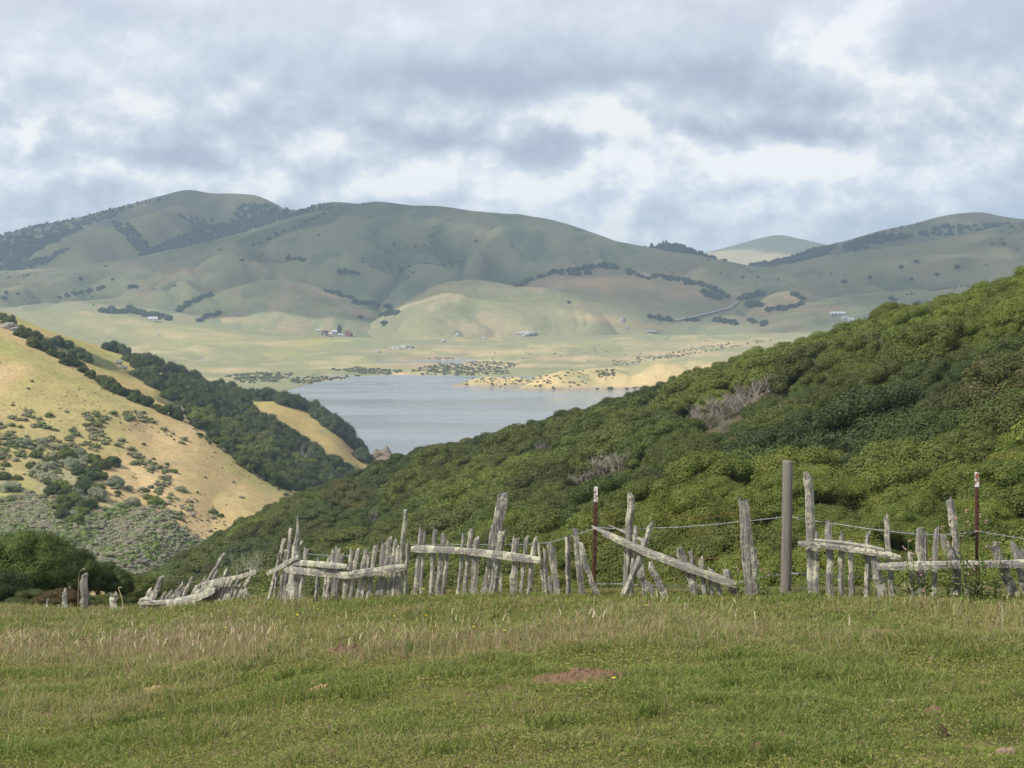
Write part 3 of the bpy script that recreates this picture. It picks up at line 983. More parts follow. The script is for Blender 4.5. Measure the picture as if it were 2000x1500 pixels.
CR_NEAR = crowns('bush crown', 4, 100, 90, 46000, .0145, shape=(1.15, 1, .85), lump=(.17, .27), inner=.62, rag=.10)
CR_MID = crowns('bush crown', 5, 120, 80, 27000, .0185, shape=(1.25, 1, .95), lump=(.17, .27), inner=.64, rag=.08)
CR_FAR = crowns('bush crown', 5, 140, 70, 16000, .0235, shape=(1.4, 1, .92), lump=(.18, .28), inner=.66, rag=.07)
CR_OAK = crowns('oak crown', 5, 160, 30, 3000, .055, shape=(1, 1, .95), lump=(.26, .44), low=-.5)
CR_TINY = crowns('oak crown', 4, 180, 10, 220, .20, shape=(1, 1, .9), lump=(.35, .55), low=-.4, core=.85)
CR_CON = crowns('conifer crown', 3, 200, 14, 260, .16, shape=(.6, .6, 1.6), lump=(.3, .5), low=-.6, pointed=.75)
CR_SCRUB = crowns('scrub', 4, 220, 9, 260, .15, shape=(1, 1, .7), lump=(.3, .5), low=-.1)

TINTS = {'olive': (.085, .105, .019), 'lime': (.112, .138, .022), 'deep': (.048, .068, .018), 'mid': (.068, .090, .019), 'bronze': (.084, .086, .022), 'sage': (.21, .22, .135),
         'grey': (.36, .34, .30), 'oak': (.064, .088, .032), 'dark': (.042, .064, .038)}


def plant(name, me, loc, r, rz=0.0, tint='mid', sz=1.0, tilt=(0, 0), jitter=.12):
    o = link(name, me)
    o.location = loc
    o.scale = (r, r, r * sz)
    o.rotation_euler = (tilt[0], tilt[1], rz)
    t = TINTS[tint] if isinstance(tint, str) else tint
    j = R.uniform(1 - jitter, 1 + jitter)
    o['tint'] = [t[0] * j * R.uniform(.92, 1.1), t[1] * j, t[2] * j]
    return o


def lump_sum(o):
    p = o.location
    return pix(p.x, p.y, p.z)


# labels: the nearest thing a reader can find in the photo, which side of it, and how near
LM_RIGHT = [('the tall round fence post', 1539, 900), ('the middle rusty stake', 1164, 951), ('the split grey post', 1451, 978), ('the tall leaning plank', 981, 976), ('the pointed fence post', 577, 1006),
            ('the tall thin picket', 791, 1003), ('the right-hand rusty stake', 1908, 923), ('the broken-tipped post', 1577, 930), ('the skyline bush', 1745, 600), ('the grey bare thicket', 1430, 800),
            ('the dead white branches', 1512, 838), ('the pale farm roofs', 1650, 630), ('the lake edge', 1215, 770), ('the ravine mouth', 770, 890), ('the round bright bush', 1620, 915), ('the slope top', 1990, 545),
            ('the collapsed fence rail', 400, 1140), ('the X-crossed pickets', 1245, 1035), ('the upper slope', 1800, 640), ('the middle of the ridge line', 1000, 845), ('the dark hollow', 1880, 830), ('the lower ridge line', 480, 1010)]
LM_LEFT = [('the silver-grey bush', 348, 797), ('the bare grassy knoll', 585, 800), ('the red-brown cliff', 690, 862), ('the bleached dead branches', 592, 890), ('the top left of the ridge', 10, 600), ('the dark dirt scar', 270, 832),
           ('the near dark tree', 60, 1100), ('the golden strip', 200, 685), ('the foot of the golden hill', 575, 955), ('the lake corner', 775, 880), ('the grey scrub slope', 250, 1060), ('the dense green thicket', 140, 950)]
LM_FAR = [('the red barn', 680, 655), ('the tan hill', 1180, 550), ('the pale winding road', 1400, 610), ('the brown knoll', 1540, 585), ('the white long barn', 1640, 612), ('the mountain top', 370, 380), ('the white rock outcrop', 895, 650),
          ('the meadow crest', 200, 612), ('the dark fold in the green spur', 740, 600), ('the rounded pale hill', 920, 555), ('the lone oak', 748, 630), ('the saddle in the skyline', 585, 410), ('the left end of the mountain', 20, 460), ('the green ridge', 780, 440)]
ORD = ['', 'second ', 'third ', 'fourth ', 'fifth ', 'sixth ', 'seventh ', 'eighth ', 'ninth ', 'tenth ', 'eleventh ', 'twelfth ', 'thirteenth ', 'fourteenth ', 'fifteenth ', 'sixteenth ']


def name_all(items, marks):
    """items: (object, description, px, py): writes a label of its own on every one"""
    by = {}
    for o, desc, px, py in items:
        best = min(marks, key=lambda k: math.hypot(px - k[1], py - k[2]))
        dx, dy = px - best[1], py - best[2]
        rel = ('right of' if dx > 0 else 'left of') if abs(dx) > abs(dy) else ('below' if dy > 0 else 'above')
        by.setdefault((desc, rel, best[0]), []).append((math.hypot(dx, dy), o))
    for (desc, rel, mk), lst in by.items():
        lst.sort(key=lambda t: t[0])
        for i, (_, o) in enumerate(lst):
            if len(lst) == 1:
                o['label'] = f"{desc} {rel} {mk}"
            else:
                w = ORD[i] if i < len(ORD) else ''
                o['label'] = f"{desc} {rel} {mk}, {w}nearest to it" if w or i == 0 else f"{desc} farther {rel} {mk}"


def scatter_stuff(name, label, pts, meshes, mat_hint=None, kind='stuff'):
    """pts: (x, y, z, scale, rz, variant, tint): one object of kind stuff, geometry-node instances"""
    src = bpy.data.collections.new(name + ' sources')
    for i, me in enumerate(meshes):
        o = bpy.data.objects.new('%s source' % name, me)
        src.objects.link(o)
    n = len(pts)
    A = np.array([p[:6] for p in pts], float)
    T = np.array([p[6] for p in pts], float)
    rot = np.zeros((n, 3))
    rot[:, 2] = A[:, 4]
    me = np_mesh(name, A[:, :3], [], [], [M_LEAF], False, {'rot': ('POINT', 'FLOAT_VECTOR', rot), 'size': ('POINT', 'FLOAT', A[:, 3]), 'pick': ('POINT', 'INT', A[:, 5].astype(np.int32)),
                                                          'tint': ('POINT', 'FLOAT_VECTOR', T)})
    o = link(name, me)
    ng = bpy.data.node_groups.new(name, 'GeometryNodeTree')
    ng.interface.new_socket('Geometry', in_out='INPUT', socket_type='NodeSocketGeometry')
    ng.interface.new_socket('Geometry', in_out='OUTPUT', socket_type='NodeSocketGeometry')
    L = ng.links
    gi, go = ng.nodes.new('NodeGroupInput'), ng.nodes.new('NodeGroupOutput')
    ci = ng.nodes.new('GeometryNodeCollectionInfo')
    ci.inputs['Collection'].default_value = src
    ci.inputs['Separate Children'].default_value = True
    ci.inputs['Reset Children'].default_value = True
    def na(nm, typ):
        nd = ng.nodes.new('GeometryNodeInputNamedAttribute')
        nd.data_type = typ
        nd.inputs[0].default_value = nm
        return nd.outputs[0]
    ip = ng.nodes.new('GeometryNodeInstanceOnPoints')
    L.new(gi.outputs[0], ip.inputs['Points'])
    L.new(ci.outputs[0], ip.inputs['Instance'])
    ip.inputs['Pick Instance'].default_value = True
    L.new(na('pick', 'INT'), ip.inputs['Instance Index'])
    L.new(na('rot', 'FLOAT_VECTOR'), ip.inputs['Rotation'])
    L.new(na('size', 'FLOAT'), ip.inputs['Scale'])
    L.new(ip.outputs[0], go.inputs[0])
    md = o.modifiers.new('scatter', 'NODES')
    md.node_group = ng
    tag(o, label, None, None, kind)
    return o


def in_poly(x, y, poly):
    c = False
    for i in range(len(poly)):
        (x0, y0), (x1, y1) = poly[i - 1], poly[i]
        if (y0 > y) != (y1 > y) and x < (x1 - x0) * (y - y0) / (y1 - y0) + x0:
            c = not c
    return c


def poly_pts(poly, n, sep, rnd):
    """n photo points inside a polygon kept apart by sep pixels"""
    xs, ys = [p[0] for p in poly], [p[1] for p in poly]
    out = []
    for _ in range(n * 40):
        if len(out) >= n:
            break
        x, y = rnd.uniform(min(xs), max(xs)), rnd.uniform(min(ys), max(ys))
        if in_poly(x, y, poly) and all(math.hypot(x - a, (y - b) * 1.6) > sep for a, b in out):
            out.append((x, y))
    return out


def line_pts(pts, n, spread, rnd):
    seg = [math.hypot(b[0] - a[0], b[1] - a[1]) for a, b in zip(pts[:-1], pts[1:])]
    tot = sum(seg)
    out = []
    for i in range(n):
        t = (i + rnd.uniform(.1, .9)) / n * tot
        for (a, b), l in zip(zip(pts[:-1], pts[1:]), seg):
            if t <= l:
                u = t / l
                out.append((a[0] + (b[0] - a[0]) * u + rnd.uniform(-1, 1) * spread, a[1] + (b[1] - a[1]) * u + rnd.uniform(-1, 1) * spread * .5))
                break
            t -= l
    return out


def twigs(mb, p, d, L, r, depth, rnd, spread=.75, kids=(3, 4), droop=0.0):
    """forked bare branches"""
    n = 3
    pts, rad = [Vector(p)], [r]
    q, dv = Vector(p), Vector(d).normalized()
    for i in range(n):
        dv = (dv + Vector((rnd.uniform(-1, 1), rnd.uniform(-1, 1), rnd.uniform(-.6, .8) - droop)) * .28).normalized()
        q = q + dv * L / n
        pts.append(q)
        rad.append(r * (1 - .55 * (i + 1) / n))
    mb.tube(pts, rad, 4 if depth > 1 else 3, cap=False, rnd=rnd)
    if depth > 0:
        for _ in range(rnd.randint(*kids)):
            k = rnd.choice(pts[1:])
            nd = (dv + Vector((rnd.uniform(-1, 1), rnd.uniform(-1, 1), rnd.uniform(-.4, 1))) * spread).normalized()
            twigs(mb, k, nd, L * rnd.uniform(.5, .75), r * .5, depth - 1, rnd, spread, kids, droop)


def bare_mesh(name, seed, stems, L, r, depth, mat, spread=.75, lean=(0, 0, 1), kids=(3, 4)):
    rnd = random.Random(seed)
    mb = MB()
    for i in range(stems):
        d = Vector((rnd.uniform(-1, 1), rnd.uniform(-1, 1), rnd.uniform(.5, 1.3))) + Vector(lean)
        twigs(mb, (rnd.uniform(-.25, .25), rnd.uniform(-.25, .25), -.1), d, L * rnd.uniform(.7, 1.2), r, depth, rnd, spread, kids)
    V = np.array(mb.v)
    return np_mesh(name, V, [i for f in mb.f for i in f], [len(f) for f in mb.f], [mat])


BARE = [bare_mesh('bare shrub', 300 + i, 14, .62, .022, 2, M_DEAD, .9, kids=(3, 5)) for i in range(4)]
DEAD = [bare_mesh('dead tree', 320 + i, 3, .8, .05, 3, M_WHITE_DEAD, .8, (.5, 0, .4)) for i in range(2)]

# ------------------------------------------------------------------ right hillside canopy
BARE_SPOTS = [(1330, 800), (1360, 815), (1395, 805), (1425, 790), (1450, 775), (1475, 770), (1500, 760), (1520, 752), (1345, 790), (1410, 812), (1440, 800), (1470, 795), (1380, 830), (1420, 845),
              (1345, 845), (1260, 895), (1285, 888), (1235, 905), (1205, 915), (1180, 925), (1145, 940), (1660, 920), (1680, 935), (1655, 955), (1690, 905), (1640, 720), (1655, 710), (1620, 735),
              (1090, 860), (1060, 880), (985, 910), (1010, 925), (1120, 950), (730, 1010), (735, 1040), (690, 985), (1835, 625), (1560, 745), (1655, 975), (925, 905), (880, 930), (1730, 690), (1770, 660)]


SIL = np.array([(-100, 1260), (200, 1170), (310, 1110), (370, 1075), (430, 1040), (500, 1000), (580, 964), (640, 946), (720, 915), (800, 882), (900, 861), (1000, 843), (1100, 808), (1180, 788), (1250, 763), (1350, 728), (1430, 702), (1500, 679), (1580, 661), (1650, 642), (1700, 622),
                (1760, 612), (1800, 596), (1850, 578), (1900, 560), (1950, 545), (2000, 530), (2100, 505), (2450, 420)], float)


def sil(px): return float(np.interp(px, SIL[:, 0], SIL[:, 1]))
def top_dist(px): return float(np.interp(px, [-300, 310, 430, 640, 900, 1250, 1500, 1740, 2000, 2700], [275, 285, 295, 300, 280, 240, 200, 160, 130, 115]))


def z_at(py, d): return float(P(1000, py, d)[2])


def build_canopy():
    rnd = random.Random(5)
    pts = []
    cell = 4.0
    grid = {}
    tries = 0
    bare = [(x, y) for x, y in BARE_SPOTS]
    # the crowns along the ridge line
    px = 325.0
    while px < 2420:
        d = top_dist(px) + rnd.uniform(-2, 3)
        r = rnd.uniform(2.3, 3.5) * (.8 + .2 * min(1, d / 200))
        x = (px - 1000) / F * d
        z = z_at(sil(px) + rnd.uniform(-2, 5), d) - 1.06 * r
        grid.setdefault((int(x // cell), int(d // cell)), []).append((x, d, r))
        pts.append((x, d, z + .15 * r, r, px, sil(px) + 10))
        px += r * rnd.uniform(.75, 1.1) / d * F
    for _ in range(60000):
        d = math.sqrt(rnd.uniform(34 ** 2, 306 ** 2))
        px = rnd.uniform(-40, 2420)
        x = (px - 1000) / F * d
        # only where the sheet is the spur, not its hidden skirts
        az = x / d
        c = sh_r.col(x, d)
        top_d = top_dist(px)
        low_d = float(np.interp(px, [-300, 200, 350, 600, 800, 1000, 1200, 1400, 2000], [262, 262, 225, 150, 100, 68, 50, 38, 33]))
        if not (low_d < d < top_d + 3):
            continue
        r = rnd.uniform(1.8, 4.7) * (.78 + .55 * min(1, max(0, (d - 40) / 160))) * (1 + .25 * vnoise(x / 30, d / 30, 9) * 2)
        k = (int(x // cell), int(d // cell))
        ok = True
        for i in range(-2, 3):
            for j in range(-2, 3):
                for q in grid.get((k[0] + i, k[1] + j), ()):
                    if math.hypot(q[0] - x, q[1] - d) < (.66 if d < 115 else .58) * (q[2] + r):
                        ok = False
                        break
        if not ok:
            continue
        z = min(sh_r.z(x, d), z_at(sil(px) + rnd.uniform(2, 10), d) - 1.0 * r)      # no crown stands over the ridge line
        qx, qy = pix(x, d, z + r * .6)
        if any(math.hypot(qx - a, qy - b) < 6 + .5 * r / d * F for a, b in bare):
            continue
        top = pix(x, d, z + r * 1.1)[1]
        if top > 1168 or qx < 200:
            continue
        grid.setdefault(k, []).append((x, d, r))
        pts.append((x, d, z, r, qx, qy))
    return pts


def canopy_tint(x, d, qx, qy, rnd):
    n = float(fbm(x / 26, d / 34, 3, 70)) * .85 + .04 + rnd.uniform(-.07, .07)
    if qy < 700 and qx > 1500:  # sunny upper slope, brightened through the leaf tint
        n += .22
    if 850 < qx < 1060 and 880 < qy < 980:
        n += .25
    if 1500 < qx < 1950 and 780 < qy < 950:  # shaded band across the slope, darkened through the leaf tint
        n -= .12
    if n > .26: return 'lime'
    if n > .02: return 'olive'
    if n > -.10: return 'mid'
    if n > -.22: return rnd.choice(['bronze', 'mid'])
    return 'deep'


TWORD = {'lime': 'yellow-green', 'olive': 'olive-green', 'mid': 'mid-green', 'bronze': 'brownish green', 'deep': 'dark green', 'oak': 'dark', 'dark': 'blue-dark', 'sage': 'grey-green', 'grey': 'silver-grey'}
can = build_canopy()
# nearest and largest first
can.sort(key=lambda p: -p[3] / p[1] if -30 < p[4] < 2030 else 1)
rnd = random.Random(8)
items, rest = [], []
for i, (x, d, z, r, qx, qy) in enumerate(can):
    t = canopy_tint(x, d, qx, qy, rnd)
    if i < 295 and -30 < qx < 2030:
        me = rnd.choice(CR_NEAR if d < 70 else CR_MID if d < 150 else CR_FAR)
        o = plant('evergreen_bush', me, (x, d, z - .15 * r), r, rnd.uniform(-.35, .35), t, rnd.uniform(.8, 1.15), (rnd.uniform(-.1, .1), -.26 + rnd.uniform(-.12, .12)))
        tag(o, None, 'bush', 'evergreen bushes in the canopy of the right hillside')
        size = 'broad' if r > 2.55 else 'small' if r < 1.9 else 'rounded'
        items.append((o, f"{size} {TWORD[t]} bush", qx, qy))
    else:
        me_i = rnd.randrange(5)
        tt = TINTS[t]
        j = rnd.uniform(.85, 1.15)
        rest.append((x, d, z - .15 * r, r, rnd.uniform(0, 6.28), me_i, (tt[0] * j, tt[1] * j, tt[2] * j)))
print('canopy', len(items), len(rest))
name_all(items, LM_RIGHT)
if rest:
    scatter_stuff('woodland', 'farther canopy of small evergreen bushes covering the right hillside', rest, CR_FAR)

# bushes one can tell apart
b = sh_r.hit(1625, 945)
o = plant('evergreen_bush', CR_MID[1], (b.x, b.y - 2, b.z), 1.75, .4, 'lime', 1.25)
tag(o, 'round bright green bush standing clear just right of the tall round fence post', 'bush', 'evergreen bushes in the canopy of the right hillside')
b = P(1742, 622, 163)
o = plant('evergreen_bush', CR_MID[2], (float(b[0]), 163, z_at(592, 163) - 2.9), 2.3, .2, 'olive', 1.1)
tag(o, 'lone dome-shaped bush standing up on the skyline of the right hillside', 'bush', 'evergreen bushes in the canopy of the right hillside')

# bare grey shrubs among them
items = []
for i, (px, py) in enumerate(BARE_SPOTS):
    h = sh_r.hit(px, py + 10)
    if h is None:
        continue
    r = rnd.uniform(1.5, 2.3) if h.y > 100 else rnd.uniform(1.1, 1.6)
    o = link('bare_shrub', rnd.choice(BARE))
    o.location = h + Vector((0, 0, .5))
    o.scale = (r * 1.3, r, r * .95)
    o.rotation_euler = (0, 0, rnd.uniform(0, 6.28))
    tag(o, None, 'shrub', 'bare grey shrubs between the green bushes')
    items.append((o, 'grey leafless shrub', px, py))
name_all(items, LM_RIGHT)
h = sh_r.hit(1512, 850)
o = link('dead_tree', DEAD[0])
o.location = h
o.scale = (2.6, 2.6, 2.4)
tag(o, 'dead tree of bleached bare branches among the green bushes on the right slope', 'dead tree')

# ------------------------------------------------------------------ near trees on the left, just over the brow
def near_tree(px, py, d, rpx, label, tint, me, drop=2.2, sz=1.0):
    x, y, z = [float(v) for v in P(px, py, d)]
    r = rpx / F * d
    root = empty('broadleaf_tree', (x, y, z - drop))
    tag(root, label, 'tree', 'dark trees just over the brow on the left')
    c = plant('crown', me, (0, 0, drop - .42 * r), r, R.uniform(0, 6), tint, sz)
    c.parent = root
    mb = MB()
    mb.tube([(0, 0, -.6), (.08, 0, drop * .3), (.0, .1, drop * .7), (.1, .1, drop * 1.0)], [.2, .15, .11, .05], 8, jit=.1)
    for k in range(5):
        a = k * 1.3
        mb.tube([(.0, .05, drop * .5), (math.cos(a) * r * .3, math.sin(a) * r * .3, drop * .85), (math.cos(a) * r * .6, math.sin(a) * r * .6, drop * 1.15)], [.08, .05, .02], 6, jit=.1)
    t = mb.build('trunk', M_BARK, root)
    return root


near_tree(45, 1105, 52, 115, 'large dark green tree at the left edge just over the brow', (.085, .115, .022), CR_NEAR[0], 3.2, 1.0)
near_tree(-30, 1160, 48, 90, 'dark green tree cut by the left edge in front of the large one', 'deep', CR_NEAR[1], 2.4, .9)
near_tree(140, 1120, 56, 62, 'middle dark green tree right of the large one at the left edge', 'mid', CR_NEAR[2], 2.8, 1.15)
near_tree(205, 1138, 58, 60, 'bushy dark green tree behind the square-topped grey post', 'mid', CR_NEAR[1], 2.6, 1.0)
near_tree(265, 1150, 64, 55, 'olive green tree behind the left end of the collapsed fence', 'olive', CR_NEAR[0], 2.6, .9)
near_tree(60, 1180, 46, 60, 'low dark bush at the foot of the large tree at the left edge', 'mid', CR_NEAR[2], 1.6, .8)
near_tree(212, 1182, 50, 46, 'low bushy growth under the trees behind the square-topped post', 'olive', CR_NEAR[0], 1.2, .9)
near_tree(165, 1185, 48, 40, 'small rounded bush right behind the square-topped post', 'mid', CR_NEAR[2], 1.0, .9)
near_tree(118, 1172, 44, 50, 'low rust-tinged bush behind the short grey stump post', (.085, .06, .02), CR_NEAR[1], 1.4, .8)
near_tree(330, 1165, 85, 60, 'olive green bush below the ravine behind the collapsed fence', 'olive', CR_NEAR[2], 2.6, .8)

# ------------------------------------------------------------------ left ridges: oaks
def hit_any(px, py, sheets):
    best = None
    for s in sheets:
        h = s.hit(px, py)
        if h is not None and (best is None or h.y < best.y):
            best = h
    return best


items = []
rnd = random.Random(21)


def left_tree(px, py, rpx, tint, sheets, sz=1.0, sink=.55, name='broadleaf_tree', cat='tree', group='trees on the left ridges'):  # default name: ridge trees are oaks, like the far ones
    h = hit_any(px, py + rpx * sink, sheets)
    if h is None:
        return None
    r = rpx / F * h.y
    if cat == 'shrub' and tint == 'mid':
        tint = rnd.choice(['olive', 'lime', 'sage'])
    o = plant(name, rnd.choice(CR_OAK), (h.x, h.y, h.z - .12 * r), r, rnd.uniform(0, 6.28), tuple(v * 1.25 for v in TINTS[tint]) if cat == 'shrub' else tint, sz * rnd.uniform(.85, 1.15))
    tag(o, None, cat, group)
    w = TWORD.get(tint, 'green')
    items.append((o, f"{'large' if rpx > 19 else 'small' if rpx < 13 else 'rounded'} {w} {cat}", px, py))
    return o


LT = [sh_l1, sh_l2]
for px, py in line_pts([(-20, 600), (20, 622), (60, 650), (100, 680), (150, 705), (200, 738), (250, 762), (300, 785), (345, 802)], 46, 8, rnd):
    left_tree(px, py + 5, rnd.uniform(9, 15), rnd.choice(['mid', 'olive', 'mid', 'deep']), LT)
for px, py in [(130, 668), (150, 680), (165, 690), (110, 660), (70, 650), (235, 758), (210, 742), (262, 764), (50, 640), (90, 672)]:
    left_tree(px, py + 4, rnd.uniform(13, 19), rnd.choice(['mid', 'deep', 'oak']), LT)
for px, py in line_pts([(-30, 585), (30, 602), (80, 622), (130, 645), (200, 668), (260, 690), (330, 718), (400, 742), (450, 758)], 62, 6, rnd):
    left_tree(px, py - 4, rnd.uniform(13, 21), rnd.choice(['oak', 'deep', 'oak', 'mid']), [sh_l2])
mass = [(245, 690), (315, 705), (420, 742), (485, 768), (488, 802), (596, 858), (640, 884), (668, 905), (700, 925), (640, 950), (595, 950), (525, 936), (420, 852), (372, 815), (350, 785), (266, 726)]
for px, py in poly_pts(mass, 150, 14, rnd):
    lime = in_poly(px, py, [(365, 800), (420, 800), (500, 850), (600, 900), (560, 940), (500, 900), (420, 850)])
    t = rnd.choice(['lime', 'olive', 'olive']) if lime else rnd.choice(['deep', 'mid', 'deep', 'mid', 'oak'])
    left_tree(px, py, rnd.uniform(14, 25), t, LT if not lime else LT)
for px, py in line_pts([(500, 755), (560, 765), (600, 780), (645, 805), (675, 833), (698, 862), (716, 884)], 34, 6, rnd):
    h = sh_l2.hit(px, py + 26) or sh_l2.hit(px, py + 40)
    left_tree(px, py + 4, rnd.uniform(15, 23), rnd.choice(['oak', 'deep', 'oak']), [sh_l2], 1.05, 1.0)
for px, py, r in [(735, 866, 13), (752, 868, 15), (765, 876, 10), (722, 890, 9), (745, 880, 9)]:
    left_tree(px, py, r, 'oak', [sh_l2], 1.0, 1.0)
for px, py, r in [(348, 797, 12), (18, 632, 17), (32, 640, 12), (88, 668, 9), (230, 705, 9), (240, 715, 8)]:
    left_tree(px, py, r, 'grey', LT, .9, .6, 'silvery_shrub', 'shrub', 'silver-grey shrubs on the left ridges')
# shrubs dotted on the golden slope
for px, py, r in [(40, 832, 6), (45, 862, 17), (80, 858, 12), (64, 832, 5), (95, 808, 9), (130, 802, 5), (172, 815, 7), (190, 812, 5), (225, 803, 4), (250, 803, 3), (280, 866, 5), (178, 851, 6), (170, 838, 4), (70, 885, 14), (60, 908, 11),
                  (110, 870, 12), (100, 852, 8), (92, 905, 18), (130, 880, 14), (155, 878, 12), (75, 925, 14), (100, 935, 16), (28, 870, 7), (22, 855, 5), (10, 905, 9), (155, 880, 12), (152, 893, 4), (326, 905, 5), (338, 917, 9),
                  (318, 931, 9), (352, 952, 12), (250, 952, 9), (285, 955, 9), (255, 975, 18), (305, 977, 18), (290, 970, 10), (230, 960, 7), (415, 997, 10), (430, 1004, 8), (472, 970, 6), (373, 979, 4), (350, 1000, 5), (25, 790, 4), (62, 743, 4),
                  (55, 757, 4), (195, 832, 4), (222, 768, 3), (190, 905, 6), (180, 925, 4), (300, 895, 4), (455, 940, 4), (400, 930, 4), (385, 960, 4), (160, 905, 4), (20, 945, 22), (5, 925, 16), (35, 930, 10)]:
    left_tree(px, py, r, rnd.choice(['mid', 'sage', 'mid', 'olive']) if r < 12 else rnd.choice(['mid', 'olive', 'sage']), [sh_l1], .8, .5, 'hill_shrub', 'shrub', 'shrubs dotted over the golden hill')
# the green thicket
for px, py in poly_pts([(80, 890), (150, 880), (225, 900), (225, 940), (185, 975), (170, 1010), (120, 1010), (90, 960)], 34, 15, rnd):
    left_tree(px, py, rnd.uniform(13, 21), rnd.choice(['mid', 'olive', 'mid', 'sage', 'deep']), [sh_l1], .9, .5, 'hill_shrub', 'shrub', 'shrubs dotted over the golden hill')
name_all(items, LM_LEFT)
h = hit_any(592, 905, LT)
for px, py, s_ in ((588, 905, 6.5),):
    o = link('dead_tree', DEAD[1])
    o.location = h
    o.scale = (s_, s_, s_ * .9)
    tag(o, 'bleached dead tree with forked white branches among the trees on the left ridge', 'dead tree')

# grey-green scrub on the lower slope: nobody could count it
pts = []
smask_poly = [(-30, 985), (60, 960), (110, 1010), (200, 1000), (240, 985), (330, 1000), (345, 1030), (400, 1060), (380, 1110), (300, 1150), (-30, 1150)]
for _ in range(5200):
    px, py = rnd.uniform(-30, 420), rnd.uniform(950, 1150)
    if not in_poly(px, py, smask_poly) and rnd.random() > .06:
        continue
    h = sh_l1.hit(px, py)
    if h is None:
        continue
    g = fbm(px / 70, py / 40, 3, 3)
    t = rnd.choice([(.30, .31, .19), (.28, .31, .16)]) if g + rnd.uniform(-.25, .25) < .0 else rnd.choice([(.19, .25, .07), (.22, .28, .08), (.26, .30, .13)])
    if rnd.random() < .25: t = (.38, .33, .25)
    pts.append((h.x, h.y, h.z - .1, rnd.uniform(.5, 1.25), rnd.uniform(0, 6.28), rnd.randrange(4), t))
# weeds and tussocks on the golden slope
for _ in range(2600):
    px, py = rnd.uniform(-30, 600), rnd.uniform(640, 1080)
    h = sh_l1.hit(px, py)
    if h is None or float(fbm(h.x / 18, h.y / 18, 3, 77)) + rnd.uniform(-.2, .2) < .2:
        continue
    pts.append((h.x, h.y, h.z - .05, rnd.uniform(.15, .42), rnd.uniform(0, 6.28), rnd.randrange(4), rnd.choice([TINTS['sage'], (.30, .27, .10), TINTS['olive']])))
for _ in range(1500):
    px, py = rnd.uniform(-20, 360), rnd.uniform(800, 1020)
    g = float(fbm(px / 45, py / 28, 3, 12))
    if g < .02 + .25 * max(0, (px - 210) / 150) - .12 * in_poly(px, py, [(70, 880), (150, 860), (235, 900), (230, 990), (60, 1010)]):
        continue
    h = sh_l1.hit(px, py)
    if h is not None:
        pts.append((h.x, h.y, h.z - .1, rnd.uniform(.4, 1.5), rnd.uniform(0, 6.28), rnd.randrange(4), rnd.choice([(.20, .23, .09), (.15, .19, .06), (.24, .25, .13), (.30, .28, .17)])))
# rough growth along the crests
for _ in range(900):
    px, py = rnd.uniform(380, 600), rnd.uniform(800, 975)
    h = sh_l1.hit(px, py)
    if h is None or not (0 < (py - (850 + (px - 420) * .69)) < 26):
        continue
    pts.append((h.x, h.y, h.z - .1, rnd.uniform(.5, 1.1), rnd.uniform(0, 6.28), rnd.randrange(4), rnd.choice([TINTS['mid'], TINTS['sage'], (.10, .13, .05)])))
scatter_stuff('scrub', 'grey-green coastal scrub covering the lower left slope', pts, CR_SCRUB)

# ------------------------------------------------------------------ far trees
items = []
rnd = random.Random(33)
FAR = [sh_va, sh_ha, sh_hb, sh_hc, sh_hd, sh_m1, sh_m2r, sh_m2]


def far_tree(px, py, rpx, tint='dark', me=None, desc=None, sink=.6, cat='tree', grp='dark trees on the far hills', name='oak_tree', sz=1.0):
    h = hit_any(px, py + rpx * sink, FAR)
    if h is None:
        return
    r = rpx / F * h.y
    o = plant(name, me or rnd.choice(CR_TINY), (h.x, h.y, h.z - .1 * r), r, rnd.uniform(0, 6.28), tint, sz * rnd.uniform(.85, 1.1))
    tag(o, None, cat, grp)
    items.append((o, desc or ('dark round tree' if rpx > 5.5 else 'small dark tree'), px, py))
    return o


